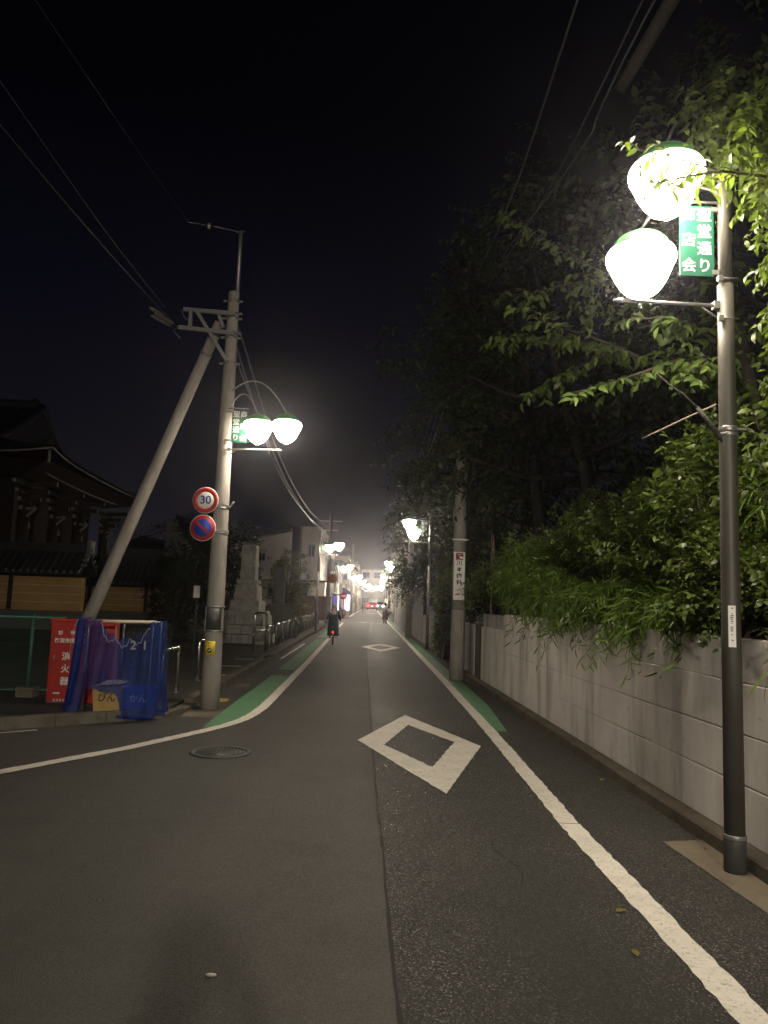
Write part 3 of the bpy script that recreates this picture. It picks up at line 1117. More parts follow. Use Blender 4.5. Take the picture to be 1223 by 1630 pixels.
strip([(-7.5, 5.95), (-4.19, 8.72), (-3.8, 9.05)], 0.05, 0.0085, 'road_marking', m_white, 13)


# ------------------------------------------------------------------ street lamps
GLOBE = [(0.028, 0.0), (0.03, 0.012), (0.062, 0.022), (0.106, 0.048), (0.147, 0.095), (0.179, 0.15), (0.203, 0.205), (0.219, 0.243), (0.236, 0.275), (0.242, 0.30), (0.238, 0.33), (0.226, 0.352), (0.20, 0.368)]
CAP = [(0.206, 0.364), (0.204, 0.38), (0.185, 0.415), (0.15, 0.45), (0.10, 0.478), (0.05, 0.492), (0.03, 0.497), (0.022, 0.52), (0.012, 0.526), (0.0005, 0.528)]


def globe(parent, c, sc=1.0, n=28):
    g = MB().lathe([(r * sc, z * sc) for r, z in GLOBE], c, n).build('lamp_shade', m_globe, parent)
    MB().lathe([(r * sc, z * sc) for r, z in CAP], c, n).build('lamp_cap', m_cap, g)
    return g


def hanger(mb, s, a, c, ztop, r=0.011):
    """An arched arm from the post to the lamp cap."""
    pts = []
    for k in range(13):
        f = k / 12
        x = a[0] + (c[0] - a[0]) * f
        y = a[1] + (c[1] - a[1]) * f
        z = a[2] + (c[2] - a[2]) * f
        z += (ztop - max(a[2], c[2])) * 4 * f * (1 - f) + 0.12 * math.sin(PI * f)
        pts.append((x, y, z))
    mb.tube(pts, r, 6)


def lamp_arm(parent, s, z, length, name='banner_arm'):
    mb = MB()
    mb.tube([(s * 0.05, 0, z), (s * (length - 0.04), 0, z + 0.012)], 0.0125, 8)
    mb.lathe([(0.0005, 0), (0.016, 0.01), (0.02, 0.03), (0.012, 0.05), (0.004, 0.075), (0.0005, 0.078)], (s * (length - 0.05), 0, z + 0.011), 8, m3=Matrix.Rotation(s * PI / 2, 3, 'Y'))
    mb.tube([(s * (length - 0.16) + 0.012 * math.cos(a), 0, z - 0.025 + 0.014 * math.sin(a)) for a in [k * PI / 4 for k in range(9)]], 0.003, 5)
    mb.box((s * 0.06, 0, z), (0.05, 0.05, 0.05))
    mb.tube([(s * 0.05, 0.004, z - 0.09), (s * 0.16, 0.004, z - 0.01)], 0.006, 6)
    return mb.build(name, m_steel, parent)


def banner(parent, s, z0, z1, w, gap, swap=False):
    h = z1 - z0
    x = s * (gap + w / 2)
    b = MB().box((x, 0, (z0 + z1) / 2), (w, 0.006, h)).build('banner', m_gsign, parent)
    ca, cb = ('聖堂通り', '商店会')
    outer, inner = (cb, ca) if not swap else (ca, cb)
    for txt, xx in ((outer, x + s * w * 0.235), (inner, x - s * w * 0.225)):
        n = len(txt)
        for k, chr_ in enumerate(txt):  # white characters, one by one down the cloth
            f = (k + 0.5) / n if n == 4 else (0.125 + 0.375 * k)
            zz = z1 - h * 0.015 - h * 0.97 * f
            o_ = text(chr_, w * 0.44, m_letter, 'lettering', b, (xx, -0.0045, zz), bold=w * 0.006)
    mb = MB()
    mb.tube([(s * 0.02, 0, z1 + 0.03), (s * (gap + w), 0, z1 + 0.03)], 0.009, 6)
    mb.build('banner_rod', m_steel, parent)
    for zz in (z1 - 0.02, z0 + 0.03):
        MB().box((s * (gap * 0.5), 0, zz), (gap + 0.03, 0.012, 0.03)).build('banner_bracket', m_steel, parent)
    return b


def street_lamp(label, loc, s, A, B, near=False, swap=False, sc=1.0, group='twin globe lamps along the street'):
    t = thing('street_lamp', label, 'street lamp', loc, group=group)
    if near:
        MB().lathe([(0.069, 0.0), (0.067, 0.205), (0.066, 0.21)], n=24).build('base_sleeve', m_dsteel, t)
        MB().lathe([(0.0675, 0.205), (0.0695, 0.212), (0.0695, 0.228), (0.0675, 0.235)], n=24).build('collar', m_steel, t)
        MB().lathe([(0.063, 0.2), (0.060, 1.5), (0.054, 3.3), (0.0525, 3.81)], n=24).build('pole', m_brown, t)
        MB().lathe([(0.0435, 3.8), (0.042, 4.6), (0.04, 5.0), (0.042, 5.0), (0.03, 5.03), (0.001, 5.05)], n=24).build('upper_pole', m_brown, t)
        mb = MB()
        mb.lathe([(0.0555, 2.795), (0.0575, 2.80), (0.0575, 2.825), (0.0555, 2.83)], n=20)
        mb.lathe([(0.0555, 2.765), (0.057, 2.767), (0.057, 2.785), (0.0555, 2.787)], n=20)
        mb.box((0.075, -0.02, 2.812), (0.06, 0.03, 0.012))
        mb.tube([(0.06, -0.03, 2.812), (0.13, -0.03, 2.812)], 0.005, 6)
        mb.build('clamp_band', m_steel, t)
        for zz in (3.56, 3.84):
            mb = MB()
            mb.box((-0.055, -0.045, zz), (0.03, 0.03, 0.035))
            mb.tube([(-0.075, -0.05, zz), (0.065, -0.05, zz)], 0.006, 6)
            mb.build('bolt_clamp', m_steel, t)
        la = MB().box((-0.021, -0.0585, 1.52), (0.044, 0.003, 0.262), -0.36).build('label_plate', m_wsign, t)
        mb = MB()
        rg_ = random.Random(5)
        for k in range(20):
            w_ = rg_.uniform(0.006, 0.02)
            mb.box((-0.021 + rg_.uniform(-0.004, 0.004), -0.0605, 1.635 - k * 0.012), (w_, 0.001, 0.006), -0.36)
        mb.build('print', m_ink, la)
        lamp_arm(t, s, 3.665, 0.74)
        banner(t, s, 3.87, 4.37, 0.235, 0.075)
    else:
        MB().lathe([(0.07, 0), (0.065, 0.2), (0.055, 0.22), (0.052, 2.9)], n=14).build('pole', m_brown, t)
        MB().lathe([(0.046, 2.88), (0.043, 4.65), (0.001, 4.68)], n=14).build('upper_pole', m_steel, t)
        lamp_arm(t, s, 3.72, 0.86)
        banner(t, s, 3.90, 4.46, 0.26, 0.07, swap)
    mb = MB()
    hanger(mb, s, (0, 0, 4.62), (A[0], A[1], A[2] + 0.52 * sc), A[2] + 0.72 * sc)
    hanger(mb, s, (0, 0, 4.45), (B[0], B[1], B[2] + 0.52 * sc), B[2] + 0.72 * sc)
    mb.build('hanger_arm', m_dsteel, t)
    globe(t, A, sc, 36 if near else 20)
    globe(t, B, sc, 36 if near else 20)
    return t


def bright_globes(t, m):
    """The same lamp, its globes boosted to brighten the far street."""
    for c_ in t.children:
        if c_.name.startswith('lamp_shade'):
            c_.data = c_.data.copy()
            c_.data.materials[0] = m
    return t


street_lamp('nearest brown lamp post with two big white globes beside the concrete wall', (2.30, 4.98, 0), -1, (-0.48, -0.22, 4.155), (-0.49, 0.24, 3.79), near=True)
LR = street_lamp('brown lamp post with twin globes and green banner beyond the advert pole', (1.86, 26.98, 0), -1, (-0.74, 0, 4.13), (-0.57, 0.12, 3.80), swap=True)
for x, y, lab in ((1.62, 56.0, 'right hand twin globe lamp rising behind the woman in the pale dress'), (1.50, 84.0, 'fourth twin globe lamp along the right kerb, next past the dark trees'), (1.62, 112.0, 'fifth twin globe lamp along the right kerb, small with distance'), (1.70, 138.0, 'sixth twin globe lamp on the right, tiny with distance'), (1.9, 165.0, 'last tiny twin globe lamp on the right before the end block')):
    bright_globes(copy_tree(LR, (x, y, 0), lab), m_globe_far)
LL = street_lamp('slim lamp post with twin globes beside the pale house at the end of the hoops', (-2.75, 36.8, 0), 1, (0.50, 0.0, 3.83), (0.94, 0.05, 3.95))
for x, y, lab in ((-2.95, 60.0, 'twin globe lamp on the left kerb just behind the pole with the orange disc'), (-2.65, 84.0, 'twin globe lamp on the left kerb before the shop with the blue awning'), (-2.55, 106.0, 'twin globe lamp on the left kerb straight past the blue awning shop'), (-1.95, 126.0, 'twin globe lamp on the left kerb just short of the red car'), (-1.6, 148.0, 'last tiny twin globe lamp on the left beyond the red car')):
    bright_globes(copy_tree(LL, (x, y, 0), lab), m_globe_far)
# an unseen road light, back along the street behind the viewer
# the bright light behind the viewer that throws the photographer's shadow up the road
sb = thing('street_light', 'tall road light with a small bright panel standing behind the viewer', 'street light', (2.30, -6.9, 0))
MB().lathe([(0.07, 0), (0.06, 2.0), (0.045, 4.5), (0.001, 4.52)], n=14).build('pole', m_steel, sb)
MB().tube([(0, 0, 3.88), (-0.5, 0.05, 4.12), (-0.95, 0.1, 4.18)], 0.025, 8).build('arm', m_steel, sb)
MB().bar((-0.95, 0.08, 4.2), (-1.32, 0.13, 4.2), 0.2, 0.09).build('lamp_head', m_dsteel, sb, bevel=0.015)
q_ = Matrix.Rotation(R(-52), 3, 'X')
MB().box((-1.16, 0.16, 4.08), (0.24, 0.13, 0.02), mat3=q_.inverted()).build('light_panel', m_led, sb)

# ------------------------------------------------------------------ left utility pole with its strut, bracket and lamp
up_ = thing('utility_pole', 'tall grey concrete utility pole with yellow sticker and steel top bracket', 'utility pole', (-2.30, 11.22, 0))
MB().lathe([(0.138, 0.0), (0.136, 0.4), (0.118, 2.2), (0.097, 4.4), (0.082, 6.15), (0.078, 6.17), (0.001, 6.18)], n=28).build('shaft', m_conc, up_)
MB().lathe([(0.033, 6.0), (0.031, 6.9), (0.028, 7.15), (0.001, 7.16)], (0.05, 0, 0), 12).build('top_tube', m_steel, up_)
mb = MB()
for z in (5.05, 5.45, 5.52, 5.75, 5.83, 6.02):
    r_ = 0.137 - 0.009 * z + 0.006
    mb.lathe([(r_, z - 0.018), (r_ + 0.006, z - 0.016), (r_ + 0.006, z + 0.016), (r_, z + 0.018)], n=20)
    mb.box((r_ + 0.03, -0.02, z), (0.05, 0.03, 0.03))
    mb.box((-r_ - 0.03, -0.02, z), (0.05, 0.03, 0.03))
mb.build('clamp_band', m_steel, up_)
mb = MB()
mb.bar((-0.72, -0.09, 5.84), (0.06, -0.10, 5.80), 0.05, 0.06)
mb.bar((-0.78, -0.09, 5.56), (0.06, -0.10, 5.50), 0.05, 0.06)
mb.bar((-0.60, -0.12, 5.83), (-0.60, -0.12, 5.55), 0.05, 0.05)
mb.bar((-0.52, -0.13, 5.82), (-0.02, -0.13, 5.06), 0.035, 0.05)
mb.bar((-0.20, -0.04, 5.80), (-0.12, -0.04, 5.60), 0.06, 0.05)
mb.build('cable_bracket', m_steel, up_)
mb = MB()
mb.tube([(-0.76, -0.1, 5.84), (-0.70, -0.14, 5.72), (-0.64, -0.14, 5.66)], 0.012, 6)
mb.tube([(-0.80, -0.1, 5.56), (-0.83, -0.16, 5.47), (-0.72, -0.2, 5.36)], 0.012, 6)
d = Vector((-0.55, -0.7, 0.12)).normalized()
for k, (a, r_) in enumerate((((-0.84, -0.14, 5.60), 0.035), ((-0.90, -0.20, 5.66), 0.04), ((-0.86, -0.2, 5.54), 0.032))):
    a = Vector(a)
    mb.tube([a, a + d * 0.08, a + d * 0.3, a + d * 0.36], [0.012, r_, r_, 0.012], 9)
mb.build('strain_clamp', m_dsteel, up_)
mb = MB()
mb.tube([(-0.02, 0, 7.13), (0.11, 0, 7.15)], 0.01, 6)
mb.tube([(0.03, 0, 7.14), (-0.3, -0.3, 7.06)], 0.006, 5)
mb.sphere((-0.36, -0.35, 7.04), 0.035, 10, 6, sc=(1, 1, 1.3))
mb.tube([(-0.40, -0.4, 7.03), (-0.6, -0.6, 6.96)], 0.006, 5)
mb.build('wire_insulator', m_steel, up_)
mb = MB()
for zz in (1.44, 1.095):
    mb.lathe([(0.127, zz - 0.014), (0.134, zz - 0.012), (0.134, zz + 0.012), (0.127, zz + 0.014)], n=24)
mb.build('cover_band', m_steel, up_)


def arc_plate(r, a0, a1, z0, z1, n=8, th=0.004):
    mb = MB()
    vs = []
    for k in range(n + 1):
        a = a0 + (a1 - a0) * k / n
        for rr in (r, r + th):
            for z in (z0, z1):
                vs.append((rr * math.cos(a), rr * math.sin(a), z))
    fs = []
    for k in range(n):
        b = 4 * k
        fs += [(b + 2, b + 6, b + 7, b + 3), (b, b + 1, b + 5, b + 4), (b + 1, b + 3, b + 7, b + 5), (b, b + 4, b + 6, b + 2)]
    fs += [(0, 2, 3, 1), (4 * n, 4 * n + 1, 4 * n + 3, 4 * n + 2)]
    mb.add(vs, fs, True)
    return mb


arc_plate(0.128, R(212), R(318), 1.115, 1.42).build('cover_plate', m_dsteel, up_)
for a in (208, 322):
    x, y = 0.131 * math.cos(R(a)), 0.131 * math.sin(R(a))
    MB().box((x, y, 1.27), (0.02, 0.014, 0.34), R(a)).build('cover_rail', m_steel, up_)
st = arc_plate(0.1325, R(223), R(295), 0.765, 0.955, 8, 0.002).build('warning_sticker', m_ysign, up_)
mb = MB()
rg = random.Random(14)
for zz, n_ in ((0.928, 5), (0.893, 6)):
    mb = MB()
    for k in range(n_):
        x_ = -0.022 + (k - (n_ - 1) / 2) * 0.017
        mb.box((x_, -0.1365 + 0.0017 * k, zz), (rg.uniform(0.008, 0.012), 0.001, rg.uniform(0.012, 0.018)), R(-10))
    mb.build('print', m_ink, st)['kind'] = 'stuff'
sb_ = MB().lathe([(0.0005, 0), (0.034, 0), (0.034, 0.002), (0.0005, 0.002)], (-0.022, -0.1345, 0.825), 20, m3=Matrix.Rotation(R(-10), 3, 'Z') @ Matrix.Rotation(PI / 2, 3, 'X')).build('sticker_print', m_ink, st)
MB().loft([(0, 0, 0, 0.022, 0.008), (0, 0, 0.002, 0.022, 0.008)], 12).build('sticker_print', m_wsign, st).matrix_local = Matrix.Translation((-0.022, -0.138, 0.825)) @ Matrix.Rotation(R(-10), 4, 'Z') @ Matrix.Rotation(PI / 2, 4, 'X') @ Matrix.Rotation(R(35), 4, 'Z')
mb = MB()
for z in (1.9, 2.55, 4.25, 4.75, 5.2):
    mb.tube([(-0.02, -0.09, z), (-0.02, -0.15 + 0.01 * z, z)], 0.008, 6)
mb.build('step_socket', m_steel, up_)

stt = thing('pole_strut', 'slanting concrete stay pole propping the utility pole from the left', 'stay pole', (-5.07, 12.57, 0))
a, b = Vector((0, 0, -0.1)), Vector((-2.50 + 5.07, 11.30 - 12.57, 5.72))
MB().tube([a, a.lerp(b, 0.3), a.lerp(b, 0.7), b], [0.112, 0.102, 0.088, 0.080], 24).build('shaft', m_conc, stt)
mb = MB()
for f in (0.92, 0.97):
    c = a.lerp(b, f)
    dd = (b - a).normalized()
    mb.tube([c - dd * 0.02, c + dd * 0.02], 0.092, 20)
mb.build('clamp_band', m_steel, stt)

# lamp carried by the utility pole
lf = thing('lamp_bracket', 'pair of white globes and green banner clamped to the left utility pole', 'street lamp', (-2.27, 11.10, 0), group='twin globe lamps along the street')
lamp_arm(lf, 1, 3.735, 0.80)
banner(lf, 1, 3.84, 4.32, 0.235, 0.075)
mb = MB()
hanger(mb, 1, (0.06, 0, 4.42), (0.46, -0.02, 3.83 + 0.43), 4.52)
hanger(mb, 1, (0.06, 0, 4.62), (0.88, 0.02, 3.86 + 0.43), 4.80)
mb.build('hanger_arm', m_steel, lf)
globe(lf, (0.47, -0.03, 3.82), 0.90, 36)
globe(lf, (0.88, 0.03, 3.855), 0.90, 36)

# round road signs on the pole


def disc(parent, c, r, m, z=0.0, name='disc', th=0.002, n=40):
    return MB().lathe([(0.0005, 0), (r, 0), (r, th), (0.0005, th)], (c[0], c[1] - z, c[2]), n, m3=Matrix.Rotation(PI / 2, 3, 'X')).build(name, m, parent)


def ring_mesh(r0_, r1_, m, parent, c, y, name='rim', n=40, th=0.0015):
    return MB().lathe([(r0_, 0), (r1_, 0), (r1_, th), (r0_, th), (r0_, 0.0001)], (c[0], c[1] - y, c[2]), n, m3=Matrix.Rotation(PI / 2, 3, 'X')).build(name, m, parent)


s30 = thing('speed_limit_sign', 'round white sign with red rim reading 30 on the utility pole', 'road sign', (-2.49, 11.02, 2.96), rz=R(-4))
disc(s30, (0, 0, 0), 0.190, m_wsign, 0, 'plate', 0.004)
ring_mesh(0.122, 0.182, m_red, s30, (0, 0, 0), 0.0048, 'red_rim')
text('30', 0.165, m_blue, 'lettering', s30, (0, -0.0062, 0), bold=0.003)
MB().bar((0.0, 0.015, 0.0), (0.36, 0.06, -0.08), 0.015, 0.03).build('bracket', m_steel, s30)
snp = thing('no_parking_sign', 'round blue sign with red rim and red slash below the 30 sign', 'road sign', (-2.505, 11.02, 2.558), rz=R(-4))
disc(snp, (0, 0, 0), 0.190, m_wsign, 0, 'plate', 0.004)
disc(snp, (0, 0, 0), 0.182, m_red, 0.0048, 'red_rim')
disc(snp, (0, 0, 0), 0.128, m_blue, 0.0072, 'blue_field')
MB().box((0, -0.0095, 0), (0.27, 0.0015, 0.036), mat3=Matrix.Rotation(R(40), 3, 'Y')).build('slash', m_red, snp)
MB().bar((0.0, 0.015, 0.0), (0.36, 0.06, -0.04), 0.015, 0.03).build('bracket', m_steel, snp)
mb = MB()
for z in (2.87, 2.50):
    mb.lathe([(0.117, z - 0.012), (0.121, z - 0.01), (0.121, z + 0.01), (0.117, z + 0.012)], (-2.30, 11.22, 0), 20)
    mb.box((-2.18, 11.10, z), (0.06, 0.02, 0.025))
o = mb.build('band', m_steel, up_, world=True)
MB().tube([(0.13, -0.12, 2.86), (0.21, -0.14, 2.96)], 0.014, 8).build('anchor', m_steel, up_)

# ------------------------------------------------------------------ right utility pole with the dentist's board
p2 = thing('utility_pole', 'concrete utility pole with a tall white advert board at the wall end', 'utility pole', (1.80, 16.65, 0))
MB().lathe([(0.160, 0.0), (0.156, 0.6), (0.152, 1.46), (0.15, 1.48)], n=24).build('lower_shaft', m_conc, p2)
MB().lathe([(0.147, 1.44), (0.143, 2.2), (0.132, 4.0), (0.112, 7.0), (0.10, 9.2), (0.001, 9.21)], n=24).build('shaft', m_conc, p2)
mb = MB()
for z in (2.98, 3.42, 3.62, 5.0, 6.6, 7.4):
    r_ = 0.152 - 0.0055 * z + 0.004
    mb.lathe([(r_, z - 0.014), (r_ + 0.006, z - 0.012), (r_ + 0.006, z + 0.012), (r_, z + 0.014)], n=20)
mb.box((0.0, -0.15, 2.98), (0.36, 0.03, 0.03))
for z in (3.42, 3.58, 3.64):
    mb.box((0.0, -0.145, z), (0.07, 0.02, 0.018))
mb.tube([(-0.15, -0.06, 3.35), (-0.15, -0.06, 3.7)], 0.016, 6)
mb.build('clamp_band', m_steel, p2)
MB().tube([(0.09, -0.125, 0.05), (0.085, -0.118, 2.6)], 0.018, 8).build('cable_duct', m_conc, p2)
MB().bar((-0.55, -0.1, 7.4), (0.5, -0.1, 7.4), 0.06, 0.06).build('crossarm', m_steel, p2)
MB().bar((-0.4, -0.1, 8.2), (0.4, -0.1, 8.2), 0.06, 0.06).build('crossarm', m_steel, p2)
ab = MB().box((-0.02, -0.185, 2.20), (0.235, 0.006, 1.02)).build('advert_board', m_wsign, p2, bevel=0.002)
MB().box((-0.02, -0.1895, 2.615), (0.165, 0.002, 0.155)).build('logo_square', m_red, ab)
mb = MB()
mb.lathe([(0.0005, 0), (0.058, 0), (0.058, 0.001), (0.0005, 0.001)], (-0.012, -0.1905, 2.628), 18, m3=Matrix.Rotation(PI / 2, 3, 'X'))
mb.add([(-0.085, -0.1915, 2.56), (-0.02, -0.1915, 2.58), (-0.055, -0.1915, 2.655), (-0.09, -0.1915, 2.63)], [(0, 1, 2, 3)])
mb.build('logo_mark', m_ink, ab)
mb = MB()
mb.add([(0.03, -0.1925, 2.555), (0.062, -0.1925, 2.60), (0.01, -0.1925, 2.622), (-0.045, -0.1925, 2.60), (-0.01, -0.1925, 2.585)], [(0, 1, 2, 3, 4)])
mb.bar((-0.05, -0.1925, 2.64), (0.03, -0.1925, 2.665), 0.001, 0.012)
mb.build('logo_mark', m_wsign, ab)
for k, c in enumerate('川本歯科'):
    text(c, 0.118, m_ink, 'lettering', ab, (-0.02, -0.1895, 2.468 - 0.137 * k), bold=0.003)
mb = MB()
rg = random.Random(2)
for zz in (1.905, 1.88):
    for k in range(7):
        mb.box((-0.085 + 0.018 * k, -0.19, zz), (rg.uniform(0.008, 0.014), 0.001, 0.012))
o = mb.build('print', m_red, ab)
o['kind'] = 'stuff'
MB().box((-0.05, -0.19, 1.80), (0.11, 0.001, 0.02)).build('print_bar', m_red, ab)

# edge-on round sign above the bushes
es = thing('round_sign', 'red rimmed round sign seen edge on above the bushes by the wall end', 'road sign', (2.42, 16.1, 0), rz=R(78))
MB().tube([(0, 0, 0), (0, 0, 3.1)], 0.024, 10).build('post', m_steel, es)
disc(es, (0, -0.03, 2.81), 0.25, m_wsign, 0, 'plate', 0.004)
ring_mesh(0.16, 0.245, m_red, es, (0, -0.03, 2.81), 0.0048, 'red_rim')
disc(es, (0, -0.022, 2.81), 0.25, m_red, 0, 'back_plate', 0.004)

# ------------------------------------------------------------------ fire extinguisher box, recycling net, hoops
fb = thing('extinguisher_box', 'tall red fire extinguisher box with white lettering beside the blue net', 'extinguisher box', (-4.15, 10.72, 0), rz=R(6))
MB().box((0, 0.11, 0.64), (0.52, 0.24, 1.08)).build('body', m_boxred, fb, bevel=0.008)
MB().box((0, 0.10, 1.195), (0.55, 0.28, 0.035)).build('lid', m_boxred, fb, bevel=0.006)
dr = MB().box((0, -0.014, 0.63), (0.475, 0.012, 1.0)).build('door', m_boxred, fb, bevel=0.004)
MB().box((0, 0.11, 0.05), (0.5, 0.22, 0.1)).build('foot', m_patch, fb)
MB().box((-0.19, -0.026, 0.70), (0.025, 0.014, 0.05)).build('latch', m_stain, dr)
for c, x, z, sz in (('杉', -0.13, 1.02, 0.062), ('並', 0.03, 1.02, 0.062), ('区', 0.17, 1.02, 0.062), ('防災市民組織', 0.0, 0.915, 0.066), ('消', -0.035, 0.70, 0.115), ('火', -0.035, 0.535, 0.115), ('器', -0.035, 0.37, 0.115)):
    text(c, sz, m_wsign, 'lettering', dr, (x, -0.0215, z), bold=0.0025)
mb = MB()
rg = random.Random(6)
for k in range(4):
    mb.box((-0.16 + 0.022 * k, -0.0215, 0.215), (0.017, 0.002, 0.022))
mb.build('print', m_wsign, dr)
mb = MB()
for k in range(6):
    w_ = rg.uniform(0.022, 0.034)
    mb.box((-0.15 + 0.042 * k, -0.0215, 0.118), (w_, 0.002, 0.008))
    mb.box((-0.15 + 0.042 * k, -0.0215, 0.135), (w_ * 0.8, 0.002, 0.006))
    mb.box((-0.15 + 0.042 * k, -0.0215, 0.126), (0.006, 0.002, 0.03))
mb.build('print', m_wsign, dr)

rc = thing('red_cabinet', 'second narrow red cabinet seen through the blue net', 'cabinet', (-3.70, 10.68, 0), rz=R(4))
MB().box((0, 0.1, 0.64), (0.34, 0.22, 1.1)).build('body', m_boxred, rc, bevel=0.01)
MB().box((0, 0.1, 1.205), (0.37, 0.25, 0.03)).build('lid', m_boxred, rc, bevel=0.005)
mb = MB()
for x in (-0.07, 0.05):
    mb.box((x, -0.014, 0.66), (0.012, 0.008, 0.9))
mb.build('door_edge', m_steel, rc)

fr = thing('net_frame', 'steel pipe frame with a pale top rail under the blue recycling net', 'frame', (-3.25, 10.05, 0))
P4 = [(-3.68, 10.06), (-2.84, 10.03), (-2.84, 10.42), (-3.40, 10.62)]
for (x, y) in P4:
    MB().tube([(x, y, 0.03), (x, y, 1.22)], 0.014, 8).build('post', m_steel, fr, world=True)
MB().tube([(-3.68, 10.06, 1.22), (-2.80, 10.03, 1.235)], 0.018, 8).build('top_rail', m_line, fr, world=True)
MB().tube([(-3.40, 10.62, 1.22), (-2.84, 10.42, 1.22)], 0.014, 8).build('top_rail', m_steel, fr, world=True)
mb = MB()
for k in range(26):
    x = -3.42 + k * 0.026
    y = 10.60 - 0.28 * (k * 0.026)
    mb.tube([(x, y, 0.2), (x + 0.10, y - 0.03, 1.2)], 0.003, 3, caps=False)
    mb.tube([(x + 0.10, y - 0.03, 0.2), (x, y, 1.2)], 0.003, 3, caps=False)
o = mb.build('mesh', m_dsteel, fr, world=True)
o['kind'] = 'stuff'


def net_sheet():
    """The net hangs over the rail in folds, sags in the middle of its upper edge and spreads at the ground."""
    rg_ = np.random.default_rng(11)
    nu, nv = 96, 30
    path_ = [(-3.97, 11.0), (-3.93, 10.45), (-3.78, 10.0), (-3.3, 9.93), (-2.83, 9.96), (-2.76, 10.2), (-2.80, 10.46)]
    pp = [Vector((*q, 0)) for q in path_]
    ls = [(b_ - a_).length for a_, b_ in zip(pp[:-1], pp[1:])]
    T_ = sum(ls)
    V, F = [], []
    for i in range(nu + 1):
        s_ = T_ * i / nu
        for a_, b_, l_ in zip(pp[:-1], pp[1:], ls):
            if s_ <= l_ + 1e-6:
                q = a_.lerp(b_, s_ / l_)
                break
            s_ -= l_
        u = i / nu
        d_ = q - Vector((-3.3, 10.45, 0))
        d_.normalize()
        xq = q.x
        top = 1.245
        if q.y < 10.15 and -3.45 < xq < -2.86:      # the front edge droops below the rail
            f = (xq + 3.45) / 0.59
            top = 1.245 - 0.20 * math.sin(PI * f) ** 0.6 - 0.05 * math.sin(PI * f * 4) ** 2
        for j in range(nv + 1):
            v = j / nv
            lift = 0.33 * max(0.0, 1 - (abs(q.x + 3.38) / 0.23) ** 6) if q.y < 10.05 else 0.0
            z = top * (1 - v) + (0.05 + lift) * v
            fold = 0.014 * math.sin(u * 74 + 1.5 * math.sin(v * 3 + u * 9)) * (0.25 + 0.75 * v) + 0.010 * math.sin(u * 151 + v * 4)
            out = 0.02 + 0.085 * v ** 1.6 + fold
            V.append((q.x + d_.x * out, q.y + d_.y * out, z + 0.02 * math.sin(u * 40 + v * 12) * v))
    for i in range(nu):
        for j in range(nv):
            a_ = i * (nv + 1) + j
            F.append((a_, a_ + nv + 1, a_ + nv + 2, a_ + 1))
    m = MB()
    m.add(V, F, True)
    return m


nt_ = thing('recycling_net', 'translucent blue net draped over a frame on the corner pavement', 'net', (-3.25, 10.05, 0))
net_sheet().build('net', m_net, nt_, world=True)
mb = MB()
for k in (3, 4, 5):
    x0 = -3.72 + k * 0.165
    mb.tube([(x0, 9.84, 0.055), (x0 + 0.09, 9.83, 0.065), (x0 + 0.18, 9.845, 0.055)], 0.02, 6)
mb.build('hem', m_net, nt_, world=True)
mb = MB()
cp = []
for k in range(40):
    f = k / 39
    x = -3.46 + 0.62 * f
    cp.append((x, 9.905, 1.22 - 0.20 * math.sin(PI * f) ** 0.6 - 0.11 * abs(math.sin(PI * f * 3.2)) + 0.02 * math.sin(k * 1.7)))
mb.tube(cp, 0.006, 5)
mb.tube([(-3.27, 9.9, 1.17), (-3.26, 9.895, 1.06), (-3.27, 9.895, 0.99)], 0.005, 5)
mb.tube([(-3.78, 9.96, 1.24), (-3.81, 9.91, 1.1), (-3.82, 9.87, 0.8)], 0.005, 5)
mb.build('cord', m_rope, nt_, world=True)
for c, x in (('2', -3.02), ('1', -2.88)):
    text(c, 0.15, m_rope, 'lettering', nt_, (x + 3.25, 9.845 - 10.05 + (0.015 if c == '1' else 0), 0.94), bold=0.004, extrude=0.002)


